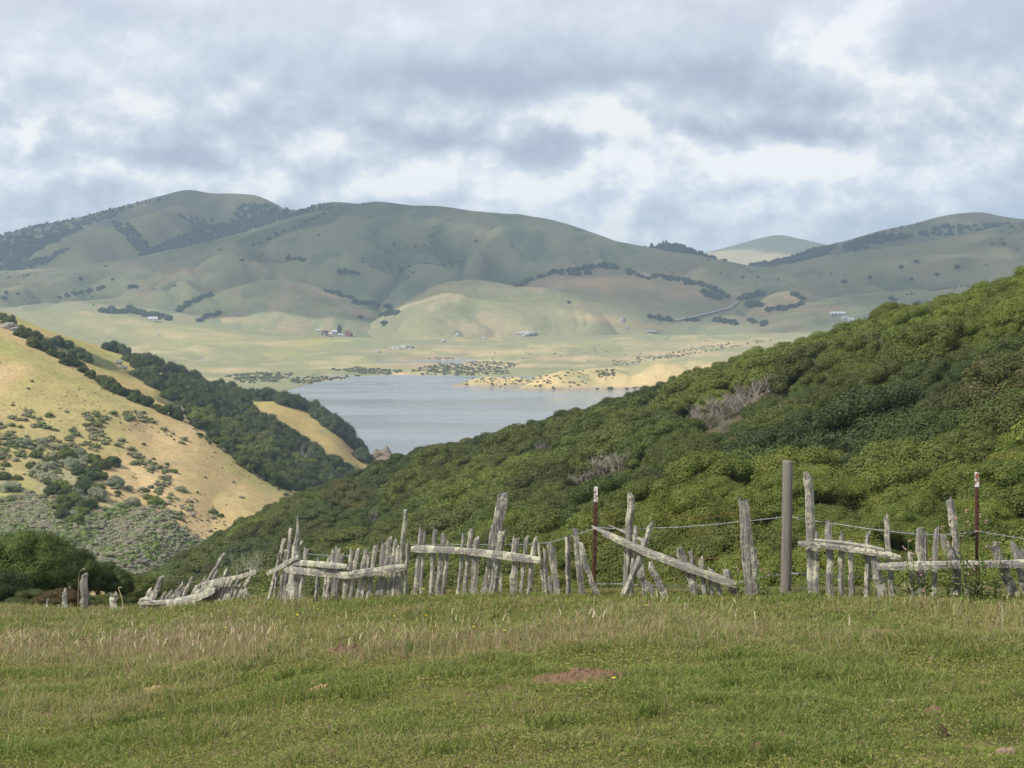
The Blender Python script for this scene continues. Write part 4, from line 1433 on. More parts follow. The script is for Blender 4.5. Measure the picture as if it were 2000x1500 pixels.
for line, n, sp, rr in [
        ([(192, 602), (240, 603), (290, 612), (332, 618)], 26, 9, (5, 8)), ([(345, 606), (370, 588), (415, 573)], 16, 4, (4, 6.5)), ([(385, 627), (405, 615), (430, 610)], 9, 3, (4, 6)),
        ([(108, 578), (150, 572), (208, 558)], 10, 5, (3.5, 5.5)), ([(248, 558), (272, 560)], 3, 2, (4, 5)), ([(560, 503), (598, 507)], 4, 2, (4, 6)), ([(657, 527), (700, 532)], 4, 2, (4, 6)),
        ([(640, 568), (690, 580)], 9, 4, (4, 6)), ([(690, 588), (735, 592), (765, 600)], 13, 4, (4, 6.5)), ([(745, 612), (780, 610)], 5, 4, (5, 7)),
        ([(1008, 556), (1040, 545), (1090, 528), (1140, 524)], 22, 4, (4, 6.5)), ([(1140, 522), (1175, 518), (1208, 522)], 12, 4, (4, 7)), ([(1095, 535), (1150, 532)], 4, 4, (4, 7)), ([(1228, 530), (1265, 542)], 6, 4, (4, 7)),
        ([(1275, 536), (1330, 545), (1380, 556), (1425, 578)], 24, 4, (4, 7)), ([(1370, 568), (1410, 580)], 9, 4, (5, 7)), ([(1445, 578), (1490, 572)], 14, 7, (5, 7)), ([(1455, 592), (1490, 595)], 8, 5, (5, 7)),
        ([(1500, 600), (1540, 600), (1565, 590)], 12, 5, (4, 6.5)), ([(1550, 572), (1572, 582)], 6, 3, (4, 6)), ([(1270, 618), (1312, 623)], 8, 3, (4, 6)), ([(1338, 622), (1364, 624)], 5, 2, (4, 6)),
        ([(1398, 622), (1440, 630)], 12, 4, (4, 6)), ([(1460, 622), (1496, 632)], 8, 5, (4, 6)), ([(1740, 580), (1748, 586)], 2, 1, (4, 5)), ([(1790, 592), (1802, 600)], 3, 2, (5, 7)), ([(490, 480), (560, 450), (640, 415)], 12, 5, (3, 4))]:
    for px, py in line_pts(line, n, sp, rnd):
        far_tree(px, py, rnd.uniform(*rr) * 1.25)
for px, py, r in [(157, 543, 5), (220, 545, 4), (472, 507, 5), (785, 527, 6), (703, 618, 6), (895, 650, 6), (1111, 590, 4), (12, 570, 5), (35, 573, 4), (8, 580, 6), (868, 519, 4), (770, 475, 4), (812, 480, 4), (930, 470, 4), (1000, 480, 3),
                  (1330, 486, 3), (880, 508, 3), (1440, 480, 4), (1452, 540, 4), (1520, 545, 3), (1480, 540, 4), (1650, 548, 6), (1700, 540, 5), (1760, 520, 5), (1790, 510, 5), (1870, 520, 6), (1780, 545, 4), (1830, 535, 5), (1960, 475, 6), (1520, 500, 4)]:
    far_tree(px, py, r)
name_all(items, LM_FAR)
items = []
o = far_tree(636, 648, 8, 'dark', CR_OAK[1])
o['label'] = 'round dark tree left of the tall conifer at the farm'
o = far_tree(663, 645, 8, 'dark', CR_CON[0], name='conifer_tree', sz=1.0)
o['label'] = 'tall pointed conifer beside the red barn at the farm'
# lone oak with its trunk showing
h = hit_any(748, 637, FAR)
root = empty('oak_tree', h)
tag(root, 'lone leaning oak with a visible trunk above the farm meadow', 'tree', 'dark trees on the far hills')
c = plant('crown', CR_OAK[2], (2, 0, 4.5), 7.5, 1.0, 'dark', .7)
c.parent = root
MB().tube([(-1.5, 0, -1), (-.6, 0, 2.5), (1.0, 0, 5.5), (2.5, 0, 7.5)], [.9, .7, .55, .3], 8).build('trunk', M_BARK, root)

# conifers along the skyline
items = []
for px, py in line_pts([(60, 441), (140, 427), (200, 412), (250, 400), (330, 383)], 26, 3, rnd) + line_pts([(585, 410), (615, 403), (650, 397)], 10, 1.5, rnd):
    s_ = sh_m2
    h = s_.hit(px, py + 4) or s_.hit(px, py + 7) or s_.hit(px, py + 11)
    if h is None:
        continue
    o = plant('conifer_tree', rnd.choice(CR_CON), (h.x, h.y, h.z - 2), rnd.uniform(5, 9.5), rnd.uniform(0, 6), 'dark')
    tag(o, None, 'tree', 'conifers along the mountain skyline')
    items.append((o, 'tiny skyline conifer', px, py))
for px, py in line_pts([(1260, 478), (1300, 470), (1340, 480), (1375, 492)], 12, 1, rnd):
    x, y, z = [float(v) for v in P(px, py + 9, 4330)]
    o = plant('conifer_tree', rnd.choice(CR_CON), (x, y, z - 4), rnd.uniform(7, 11), rnd.uniform(0, 6), 'dark')
    tag(o, None, 'tree', 'conifers on the dark wooded hill')
    items.append((o, 'conifer on the dark wooded hilltop', px, py))
for px, py in line_pts([(1620, 477), (1660, 470), (1740, 447), (1800, 433)], 11, 1, rnd):
    h = sh_m2r.hit(px, py + 5)
    if h is None:
        continue
    o = plant('conifer_tree', rnd.choice(CR_CON), (h.x, h.y, h.z - 2), rnd.uniform(4, 7), rnd.uniform(0, 6), 'dark')
    tag(o, None, 'tree', 'conifers along the mountain skyline')
    items.append((o, 'tiny skyline conifer', px, py))
name_all(items, LM_FAR + [('the gap with the distant hill', 1500, 465), ('the right-hand mountain top', 1900, 420), ('the dark wooded hill', 1310, 475)])

# far woods that read as one dark mass
fw_rows = [[(1180, 540, 4000), (1300, 525, 4000), (1480, 540, 4000)], [(1180, 505, 4350), (1230, 492, 4350), (1280, 481, 4350), (1310, 478, 4350), (1340, 484, 4350), (1370, 496, 4350), (1400, 507, 4350), (1440, 516, 4350), (1480, 526, 4350)], ('back', -120, 400)]
sh_fw = Sheet(fw_rows, 90, [20, 6], 180 / F, 480 / F)
sh_fw.build('dark_hill', g_m2, np.zeros(sh_fw.X.shape + (3,)) + np.array([.06, .065, .035]), 'small dark wooded hill left of the gap in the skyline')
pts = []


def woods(poly, n, sheet, rr=(6, 10)):
    for px, py in poly_pts(poly, n, .8, rnd):
        h = sheet.hit(px, py)
        if h is not None:
            t = rnd.choice([TINTS['dark'], TINTS['oak'], TINTS['dark']])
            pts.append((h.x, h.y, h.z - 2, rnd.uniform(*rr), rnd.uniform(0, 6.28), rnd.randrange(4), t))


woods([(-60, 475), (0, 458), (60, 442), (130, 432), (170, 438), (120, 468), (60, 500), (0, 528), (-60, 540)], 420, sh_m2)
woods([(140, 430), (200, 416), (260, 404), (215, 425), (160, 445)], 60, sh_m2)
woods([(215, 430), (255, 440), (292, 482), (275, 492), (240, 462)], 70, sh_m2)
woods([(270, 500), (330, 470), (420, 440), (520, 422), (605, 414), (600, 420), (560, 430), (480, 453), (400, 473), (350, 488)], 420, sh_m2)
woods([(0, 525), (40, 515), (100, 500), (140, 480), (95, 512), (40, 528)], 70, sh_m2)
woods([(350, 420), (400, 425), (430, 440), (380, 455)], 30, sh_m2)
woods([(480, 395), (540, 405), (570, 415), (500, 425), (440, 440)], 90, sh_m2)
woods([(620, 412), (680, 402), (700, 404), (640, 414), (560, 432), (560, 427)], 60, sh_m2)
woods([(1430, 524), (1480, 517), (1530, 508), (1590, 487), (1630, 480), (1620, 495), (1570, 510), (1490, 523)], 260, sh_m2r)
woods([(1640, 482), (1700, 462), (1760, 455), (1790, 460), (1720, 478), (1660, 492)], 110, sh_m2r)
woods([(1780, 460), (1850, 440), (1930, 440), (1990, 433), (1930, 450), (1850, 462)], 60, sh_m2r)
for px, py in poly_pts([(1225, 497), (1280, 481), (1310, 476), (1340, 482), (1375, 497), (1440, 517), (1380, 517), (1300, 510)], 330, .8, rnd):
    h = sh_fw.hit(px, py + 3)
    if h is not None:
        pts.append((h.x, h.y, h.z - 2, rnd.uniform(7, 11), rnd.uniform(0, 6.28), rnd.randrange(4), TINTS['dark']))
# brush in the folds of the open slopes
frnd = np.random.default_rng(3)
for sh_, n_, lo in ((sh_m1, 700, 0.4), (sh_m2, 800, 0.3), (sh_m2r, 300, 0.3), (sh_m1, 320, -1)):
    f_ = np.where(sh_.fold > lo, np.maximum(sh_.fold, .2), 0) * (fbm(sh_.X / 160, sh_.D / 240, 3, 7) > .02)
    f_[: int(.3 * f_.shape[0])] *= .6
    f_[int(.93 * f_.shape[0]):] = 0
    f_ = f_.ravel() / f_.sum()
    for k in frnd.choice(len(f_), n_, p=f_):
        x_, y_, z_ = sh_.X.ravel()[k] + frnd.uniform(-6, 6), sh_.D.ravel()[k] + frnd.uniform(-8, 8), sh_.Z.ravel()[k]
        pts.append((x_, y_, z_ - .8, frnd.uniform(1.2, 3.4), frnd.uniform(0, 6), int(frnd.integers(4)), rnd.choice([TINTS['dark'], (.09, .11, .06), (.12, .14, .08)])))
scatter_stuff('far_woodland', 'dark woods and brush in the ravines of the far mountains', pts, CR_TINY)

# low brush along the far shore
pts = []
for poly, n, sh_, rr in [([(560, 745), (590, 735), (700, 733), (720, 736), (680, 745), (600, 752)], 120, sh_va, (1.2, 2.6)), ([(440, 735), (500, 728), (570, 730), (560, 745), (480, 750)], 130, sh_va, (1.2, 3)),
                         ([(800, 725), (860, 708), (960, 706), (1020, 712), (980, 722), (880, 730)], 300, sh_va, (1., 2.4)), ([(640, 722), (700, 718), (790, 724), (760, 732), (700, 730)], 120, sh_va, (1.2, 2.6)),
                         ([(1180, 708), (1300, 690), (1400, 672), (1480, 664), (1540, 660), (1400, 685), (1300, 702), (1200, 715)], 170, sh_va, (.9, 2.2)), ([(860, 757), (905, 741), (1010, 735), (1060, 725), (1040, 745), (1000, 757)], 60, sh_pen, (.8, 1.7)),
                         ([(1000, 745), (1080, 715), (1200, 708), (1200, 740), (1080, 762)], 75, sh_pen, (.8, 1.9)), ([(1160, 725), (1200, 720), (1200, 735), (1170, 735)], 30, sh_pen, (1, 2)), ([(1100, 762), (1200, 757), (1260, 757), (1230, 766), (1140, 766)], 40, sh_pen, (1.2, 3)),
                         ([(820, 700), (870, 698), (900, 702), (850, 704)], 20, sh_va, (1, 2)), ([(900, 690), (1400, 650), (1420, 690), (1000, 715)], 60, sh_va, (.8, 1.8)), ([(820, 731), (990, 724), (1000, 731), (860, 735)], 70, sh_va, (1, 2.4))]:
    for px, py in poly_pts(poly, n, 1.5, rnd):
        h = sh_.hit(px, py)
        if h is not None and h.z > LAKE_Z + .2:
            pts.append((h.x, h.y, h.z - .2, rnd.uniform(*rr), rnd.uniform(0, 6.28), rnd.randrange(4), rnd.choice([(.16, .17, .09), (.20, .20, .11), (.13, .145, .075)])))
scatter_stuff('shore_brush', 'low dark brush along the far lake shore', pts, CR_SCRUB)

# ------------------------------------------------------------------ old grape-stake fence
def wood_mat(name, axis_scale, base=(.275, .26, .235), dark=(.06, .055, .047), lichen=True):
    m, N = mat_new(name)
    geo = N.n('ShaderNodeNewGeometry')
    mp = N.n('ShaderNodeMapping', ins={0: geo.outputs['Position'], 'Scale': axis_scale})
    grain = N.noise(mp.outputs[0], 1.0, 6.0, 0.65)
    oi = N.n('ShaderNodeObjectInfo')
    big = N.noise(geo.outputs['Position'], 5.0, 4.0, 0.6)
    col = N.ramp(grain, [(.37, dark), (.47, tuple(b * .8 for b in base)), (.6, base), (.8, tuple(min(1, b * 1.35) for b in base))]).outputs[0]
    col = N.mix(N.m('MULTIPLY', oi.outputs['Random'], .35), col, (.42, .40, .36, 1))
    if lichen:
        l1 = N.noise(geo.outputs['Position'], 24.0, 5.0, 0.7)
        lm = N.m('MULTIPLY', N.sstep(N.m('ADD', l1, N.m('MULTIPLY', N.m('SUBTRACT', big, .5), .9)), .50, .60), .9)
        col = N.mix(lm, col, N.mix(N.sstep(big, .4, .6), (.40, .40, .21, 1), (.55, .53, .40, 1)))
        l2 = N.noise(geo.outputs['Position'], 46.0, 4.0, 0.6)
        col = N.mix(N.m('MULTIPLY', N.sstep(l2, .62, .70), .7), col, (.60, .58, .54, 1))
    finish(N, col, .92, .1, bump=grain, bstr=1.0, bdist=.02)
    return m


M_STAKE = wood_mat('weathered stake', (60, 60, 5))
M_RAIL = wood_mat('weathered rail', (5, 60, 60))
M_POST = wood_mat('plain grey post', (70, 70, 2.2), (.125, .112, .085), (.03, .026, .02), False)
M_RUST = simple_mat('rusty steel', (.095, .042, .032), .8, .3, 30.0, .3)
M_PAINT = simple_mat('chipped white paint', (.72, .69, .66), .6, .15, 40.0)
M_WIRE = simple_mat('galvanised wire', (.36, .37, .38), .55, .2, 50.0, .4, .3)
M_RWIRE = simple_mat('rusty wire', (.16, .075, .05), .8, .2, 50.0)


def fd(px):
    return float(fence_d((px - 1000) / F))


def fpt(px, py, off=0.0):
    d = fd(px) + off
    return Vector([float(v) for v in P(px, py, d)])


def stake(parent, pts, w, off=0.0, name='picket', mat=None, origin=None, sides=6, pointed=False, ragged=None, flat=.62, seed=None):
    """pts from foot to tip in photo places at the fence line; w = width in photo pixels"""
    rnd = random.Random(seed if seed is not None else int(pts[0][0] * 7 + pts[-1][1]))
    d = fd(pts[0][0]) + off
    A = [fpt(p[0], p[1], off) for p in pts]
    A = [Vector((a.x, d, a.z)) for a in A]
    # foot goes below the grass into the ground
    dirn = (A[0] - A[1]).normalized()
    gz = float(field_z(A[0].x, d)) - .18
    k = (A[0].z - gz) / max(.25, -dirn.z)
    A[0] = A[0] + dirn * max(0.05, min(k, .6))
    n = 9
    seg = [(b - a).length for a, b in zip(A[:-1], A[1:])]
    tot = sum(seg)
    P_, Rr = [], []
    rw = w / F * d / 2 * 1.14
    for i in range(n + 1):
        t = i / n * tot
        acc = 0
        for (a, b), l in zip(zip(A[:-1], A[1:]), seg):
            if t <= acc + l + 1e-6:
                q = a.lerp(b, (t - acc) / l)
                break
            acc += l
        u = i / n
        wob = (Vector((rnd.uniform(-1, 1), rnd.uniform(-1, 1) * .6, 0)) * rw * .22) if 0 < i < n else Vector()
        r = rw * (1.08 - .18 * u) * rnd.uniform(.88, 1.1)
        if pointed and u > .45:
            r *= max(.16, 1 - (u - .45) / .55 * .9)
        elif i == n:
            r *= rnd.uniform(.7, .98)
        P_.append(q + wob)
        Rr.append(r)
    # extra ring just under the tip keeps the shoulder
    if not pointed:
        P_.insert(n, P_[n - 1].lerp(P_[n], .8))
        Rr.insert(n, Rr[n - 1] * .97)
    mb = MB()
    mb.tube(P_, Rr, sides, jit=.26, flat=flat, rnd=rnd, ragged=(rw * 1.3 if ragged is None else ragged), twist=rnd.uniform(-.05, .05))
    o = mb.build(name, mat or M_STAKE, parent, origin if origin is not None else (parent.location if parent is not None else None))
    return o


def rail(parent, pts, w, off=-.07, name='rail', splinter=0, seed=1, thick=.045):
    rnd = random.Random(seed)
    A = [fpt(p[0], p[1], off) for p in pts]
    n = max(10, int(sum((b - a).length for a, b in zip(A[:-1], A[1:])) / .14))
    seg = [(b - a).length for a, b in zip(A[:-1], A[1:])]
    tot = sum(seg)
    rw = w / F * A[0].y / 2
    mb = MB()

    def at(t):
        acc = 0
        for (a, b), l in zip(zip(A[:-1], A[1:]), seg):
            if t <= acc + l + 1e-6:
                return a.lerp(b, (t - acc) / l)
            acc += l
        return A[-1]
    hi, lo = [], []
    rows = []
    for i in range(n + 1):
        q = at(i / n * tot)
        e = min(i, n - i) / n
        k = rnd.uniform(.84, 1.12) * (min(1, .72 + e * 9)) * .9
        u, b = rw * k + rnd.uniform(-1, 1) * rw * .08, rw * k
        y = rnd.uniform(-.006, .006)
        rows.append([(q.x, q.y - thick / 2 + y, q.z + u * .86), (q.x, q.y - thick / 2 + y - .008, q.z + u * .2), (q.x, q.y - thick / 2 + y, q.z - b * .9), (q.x, q.y + thick / 2 + y, q.z - b), (q.x, q.y + thick / 2 + y, q.z + u)])
    n0 = 0
    for r_ in rows:
        mb.v += r_
    m = 5
    for i in range(n):
        for k in range(m):
            a, b = i * m + k, i * m + (k + 1) % m
            mb.f.append([a, a + m, b + m, b])
    mb.f.append(list(range(m)))
    mb.f.append([n * m + k for k in range(m)][::-1])
    for k in range(splinter):
        s = A[0] + Vector((rnd.uniform(0, .35), -.01 + rnd.uniform(-.01, .01), rnd.uniform(-.5, .7) * rw - rnd.uniform(0, .1) * (A[0].z - A[1].z)))
        dv = (A[0] - A[1]).normalized()
        mb.tube([s - dv * .3, s, s + dv * rnd.uniform(.08, .3)], [.02, .014, .003], 5, jit=.2, rnd=rnd)
    return mb.build(name, M_RAIL, parent, parent.location if parent is not None else None)


def section(label, px, py=1178):
    b = fpt(px, py)
    root = empty('picket_fence', (b.x, b.y, float(field_z(b.x, b.y))))
    return tag(root, label, 'fence', 'sections of the old grey picket fence')


# section: long run with the pointed post
sB = section('old grey picket fence section with a pointed tall post and a bowed rail', 660)
for p in [((523, 1180), (540, 1071), 7), ((535, 1182), (541, 1086), 6), ((546, 1180), (553, 1080), 8), ((553, 1180), (562, 1041), 7), ((586, 1180), (595, 1079), 9), ((617, 1171), (622, 1092), 7), ((637, 1177), (652, 1073), 11), ((632, 1177), (642, 1090), 9),
          ((651, 1173), (661, 1074), 9), ((656, 1173), (669, 1085), 8), ((672, 1172), (688, 1076), 10), ((684, 1173), (700, 1075), 9), ((697, 1172), (714, 1074), 8), ((706, 1174), (720, 1086), 10), ((718, 1173), (735, 1065), 11),
          ((737, 1176), (751, 1060), 10), ((746, 1173), (761, 1053), 10), ((757, 1170), (772, 1058), 8), ((768, 1170), (778, 1070), 8), ((777, 1170), (791, 1003), 10), ((790, 1173), (796, 1063), 9)]:
    stake(sB, p[:2], p[2], R.uniform(-.01, .02))
stake(sB, ((573, 1180), (577.5, 1006)), 19, .06, 'tall_post', pointed=True)['label'] = 'tall stake weathered to a sharp point'
stake(sB, ((563, 1180), (575, 1068)), 21, -.02, 'tall_post')
rail(sB, [(556, 1112), (600, 1117), (675, 1124), (725, 1118), (794, 1107)], 15, -.08, seed=3)
rail(sB, [(556, 1098), (600, 1100), (640, 1104), (678, 1106)], 11, -.085, seed=4)
rail(sB, [(521, 1121), (550, 1106), (582, 1087)], 9, -.15, seed=5)

# section: level rail and the forked tall plank
sC = section('grey picket fence section with a long straight rail and one tall broken plank', 930)
for p in [((811, 1167), (822, 1035), 10), ((821, 1169), (829, 1041), 7), ((842, 1164), (850, 1033), 9), ((854, 1160), (866, 1044), 10), ((866, 1162), (874, 1063), 8), ((895, 1164), (905, 1047), 7), ((908, 1171), (920, 1037), 9),
          ((925, 1171), (930, 1057), 14), ((1003, 1167), (1009, 1049), 12), ((1018, 1168), (1029, 1051), 9), ((1031, 1173), (1040, 1090), (1047, 1053), 10), ((1056, 1100), (1052, 1065), 6), ((977, 1173), (979, 1120), 6)]:
    stake(sC, p[:-1], p[-1], R.uniform(-.01, .02))
stake(sC, ((944, 1172), (962, 1090), (981, 976)), 20, .05, 'tall_plank', flat=.45)['label'] = 'tall broken plank leaning right'
stake(sC, ((963, 1165), (974, 1090), (983, 1038)), 14, .0, 'tall_plank', flat=.5)
rail(sC, [(803, 1072), (850, 1073), (890, 1075), (967, 1083), (1056, 1095)], 15, -.08, seed=8)

# loose pickets nothing holds any more
for pts, w, lab in [(((1066, 1169), (1064, 1074)), 10, 'upright loose picket just right of the long straight rail'), (((1080, 1169), (1073, 1128)), 8, 'short broken picket leaning between two taller loose ones'),
                    (((1091, 1171), (1082, 1115), (1073, 1061)), 9, 'loose picket leaning left beside the end of the straight rail'), (((1089, 1150), (1083, 1072)), 6, 'thin loose picket behind the left-leaning one'),
                    (((1110, 1169), (1108, 1051)), 10, 'loose picket standing alone upright left of the rusty stake'), (((1137, 1174), (1129, 1105), (1122, 1036)), 11, 'tall loose picket leaning left beside the bent one'),
                    (((1172, 1172), (1154, 1130), (1141, 1094), (1132, 1056)), 12, 'bent loose picket sweeping down to the foot of the rusty stake')]:
    b = fpt(*pts[0])
    o = stake(None, pts, w, 0.0, 'picket', origin=(b.x, b.y, b.z))
    o.location = b
    tag(o, lab, 'picket', 'loose pickets between the fence sections')

# section: fallen rail and crossed pickets
sD = section('collapsed picket fence section with crossed stakes and a rail sloping down right', 1300)
for p in [((1232, 1165), (1243, 1034), 10), ((1284, 1170), (1264, 1142), (1245, 1115), 12), ((1259, 1171), (1253, 1100), 10), ((1300, 1169), (1284, 1136), (1269, 1100), 11), ((1359, 1171), (1350, 1127), (1323, 1068), 14), ((1357, 1165), (1349, 1077), 10),
          ((1379, 1174), (1370, 1088), 11), ((1408, 1167), (1398, 1140), (1385, 1110), 11), ((1438, 1169), (1430, 1145), (1418, 1112), 16), ((1392, 1172), (1384, 1120), 9)]:
    stake(sD, p[:-1], p[-1], R.uniform(.0, .03))
stake(sD, ((1223, 1168), (1228, 1070), (1232, 966)), 16, .05, 'tall_post')
stake(sD, ((1215, 1174), (1253, 1090), (1275, 1029)), 12, -.14, 'picket', seed=77)
rail(sD, [(1176, 1040), (1256, 1076), (1338, 1107), (1439, 1143)], 18, -.08, splinter=5, seed=10)

b = fpt(1464, 1168)
o = stake(None, ((1467, 1166), (1457, 1068), (1451, 978)), 21, 0.0, 'split_post', origin=b, seed=3)
o.location = b
tag(o, 'thick split grey post with a broken half standing beside the round post', 'post')
ch = stake(o, ((1479, 1166), (1476, 1110), (1470, 1067)), 12, -.01, 'split_half', origin=b, seed=4)

# round post
b = fpt(1535, 1168)
mb = MB()
top, bot = fpt(1539, 900), fpt(1534.5, 1172)
rr = 10.0 / F * b.y
ax = top - bot
NS = 24
rings = [bot - ax * .08, bot, bot + ax * .35, bot + ax * .7, top - ax * .012, top]
mb.tube([Vector((p.x, b.y, p.z)) for p in rings], [rr * 1.06, rr * 1.05, rr * 1.02, rr, rr * .99, rr * .93], NS, jit=.05)
for i in range(NS):         # slanting saw cut
    v = mb.v[-1 - i]
    mb.v[-1 - i] = (v[0], v[1], v[2] - (v[0] - top.x) * .10)
o = mb.build('fence_post', M_POST, None, b, True)
o.location = b
tag(o, 'tall smooth round grey fence post with a flat sawn top', 'post', 'single posts along the fence line')

# section right of the round post
sE = section('grey picket fence section with a tapered rail just right of the round post', 1660)
for p in [((1594, 1181), (1595, 1041), 11), ((1622, 1183), (1618, 1021), 15), ((1643, 1181), (1643, 1043), 11), ((1665, 1181), (1660, 1052), 12), ((1693, 1179), (1695, 1042), 12), ((1724, 1177), (1716, 1140), (1706, 1090), 19), ((1743, 1181), (1736, 1090), (1729, 1008), 15)]:
    stake(sE, p[:-1], p[-1], R.uniform(-.01, .03))
stake(sE, ((1592, 1180), (1586, 1060), (1577, 931)), 19, .06, 'tall_post')['label'] = 'tall lichened stake with a broken tip'
rail(sE, [(1559, 1062), (1600, 1064), (1643, 1069), (1700, 1078), (1758, 1089)], 15, -.09, seed=12)
rail(sE, [(1590, 1055), (1650, 1060), (1725, 1073)], 7, -.085, seed=13)

sF = section('leaning picket fence section overgrown by weeds at the right edge', 1860)
for p in [((1783, 1158), (1777, 1075), 10), ((1801, 1170), (1796, 1037), 14), ((1808, 1120), (1807, 1041), 7), ((1822, 1158), (1826, 1100), (1831, 1032), 10), ((1890, 1160), (1868, 1121), (1837, 1046), 15), ((1988, 1177), (1965, 1125), (1937, 1066), 17), ((2003, 1165), (1992, 1120), (1976, 1061), 14), ((2010, 1175), (1988, 1072), 15),
          ((2040, 1175), (2030, 1070), 13), ((2062, 1175), (2056, 1060), 12)]:
    stake(sF, p[:-1], p[-1], R.uniform(.0, .03))
stake(sF, ((1868, 1168), (1868, 1080), (1854, 972)), 15, .05, 'tall_post')
rail(sF, [(1714, 1107), (1760, 1106), (1862, 1103), (1960, 1102), (2070, 1100)], 17, -.1, seed=15)

# collapsed left end
sA = section('flattened fence section with fallen lichen-grey rails at the left', 380, 1186)
for p in [((277, 1190), (289, 1160), 10), ((283, 1190), (292, 1165), 8), ((290, 1187), (308, 1134), 10), ((306, 1190), (317, 1160), 6), ((315, 1188), (329, 1160), 7), ((322, 1188), (336, 1166), 7), ((332, 1178), (352, 1145), 9), ((345, 1175), (356, 1152), 7), ((357, 1166), (372, 1131), 6), ((378, 1160), (395, 1136), 8), ((388, 1168), (398, 1140), 8),
          ((402, 1143), (428, 1091), 8), ((405, 1160), (419, 1121), 7), ((380, 1188), (385, 1160), 8), ((392, 1188), (400, 1155), 9), ((404, 1188), (412, 1150), 8), ((416, 1186), (436, 1121), 11), ((427, 1182), (444, 1133), 9), ((437, 1178), (455, 1146), 9), ((445, 1184), (452, 1150), 8), ((455, 1186), (478, 1132), 9), ((468, 1186), (474, 1160), 7), ((481, 1182), (479, 1149), 13), ((297, 1189), (303, 1158), 7), ((340, 1186), (347, 1160), 7), ((352, 1188), (362, 1150), 8), ((366, 1188), (380, 1148), 8), ((373, 1187), (377, 1162), 7), ((397, 1186), (408, 1147), 8), ((411, 1186), (424, 1134), 8), ((422, 1185), (434, 1138), 8), ((434, 1184), (447, 1140), 9), ((450, 1186), (460, 1150), 8), ((462, 1187), (470, 1152), 7)]:
    stake(sA, p[:-1], p[-1], R.uniform(-.02, .06))
rail(sA, [(270, 1178), (300, 1177), (335, 1175), (385, 1163), (420, 1143), (445, 1130)], 9, -.16, seed=21)
rail(sA, [(326, 1181), (352, 1177), (385, 1168), (420, 1152)], 16, -.22, seed=22)
rail(sA, [(393, 1142), (425, 1134), (441, 1132), (470, 1126), (500, 1117)], 9, -.14, seed=23)
rail(sA, [(380, 1160), (405, 1146), (430, 1136)], 9, -.19, seed=24)
rail(sA, [(272, 1172), (285, 1168), (300, 1176)], 6, -.2, seed=25)

for pts, w, lab in [(((165, 1199), (166, 1121)), 13, 'square-topped grey post standing alone at the left'), (((127, 1199), (126, 1155)), 11, 'short pale stump post left of the square-topped one'),
                    (((222, 1196), (222, 1161)), 14, 'broken two-pronged stump between the lone post and the flattened fence'), (((90, 1196), (93, 1172)), 6, 'thin splintered stub at the far left of the fence line'),
                    (((120, 1197), (116, 1180)), 4, 'tiny pale stub beside the short stump post'), (((243, 1196), (240, 1185)), 9, 'low stub just left of the flattened fence'), (((75, 1196), (76, 1187)), 7, 'tiny stub almost hidden in grass at the far left')]:
    b = fpt(*pts[0])
    o = stake(None, pts, w, 0.0, 'fence_post', M_POST if w == 13 else M_STAKE, origin=b, flat=.8)
    o.location = b
    tag(o, lab, 'post', 'single posts along the fence line')

# rusty T-posts with white tips
for top, bot, tip, lab in [((1164, 951), (1159.5, 1168), 29, 'rusty steel stake with a white tip between the loose pickets and the crossed stakes'), ((1908, 923), (1909, 1168), 28, 'rusty steel stake with a white tip above the overgrown fence at the right')]:
    d = fd(bot[0]) + .25
    T, B = [Vector([float(v) for v in P(q[0], q[1], d)]) for q in (top, bot)]
    root = empty('steel_post', B)
    tag(root, lab, 'post', 'steel fence stakes')
    ax = (T - B)
    L = ax.length
    s0 = 1 - tip / (bot[1] - top[1])
    w = 7.5 / F * d

    def tbar(t0, t1, grow):
        mb = MB()
        a, c = ax * t0, ax * t1
        for (dx0, dx1, dy0, dy1) in ((-w / 2 - grow, w / 2 + grow, -.006 - grow, .006), (-.006, .006, .0065, .045)):
            n = len(mb.v)
            for q in (a, c):
                mb.v += [(q.x + dx0, q.y + dy0, q.z), (q.x + dx1, q.y + dy0, q.z), (q.x + dx1, q.y + dy1, q.z), (q.x + dx0, q.y + dy1, q.z)]
            for f in ((0, 1, 2, 3), (7, 6, 5, 4), (0, 4, 5, 1), (1, 5, 6, 2), (2, 6, 7, 3), (3, 7, 4, 0)):
                mb.f.append([n + k for k in f])
        return mb
    m_ = tbar(-.25, s0, 0)
    for k in range(12):     # studs up the face
        q = ax * (s0 * (k + .6) / 12.5)
        m_.box((q.x, q.y - .012, q.z), (.012, .01, .022))
    m_.build('stake', M_RUST, root)
    t_ = tbar(s0 + .001, 1.0, 0)
    mt, N = mat_new('chipped white tip')
    geo = N.n('ShaderNodeNewGeometry')
    nz = N.noise(geo.outputs['Position'], 28.0, 4.0, .6)
    finish(N, N.mix(N.sstep(nz, .5, .58), (.74, .70, .68, 1), (.28, .10, .05, 1)), .6, .3)
    t_.build('white_tip', mt, root)


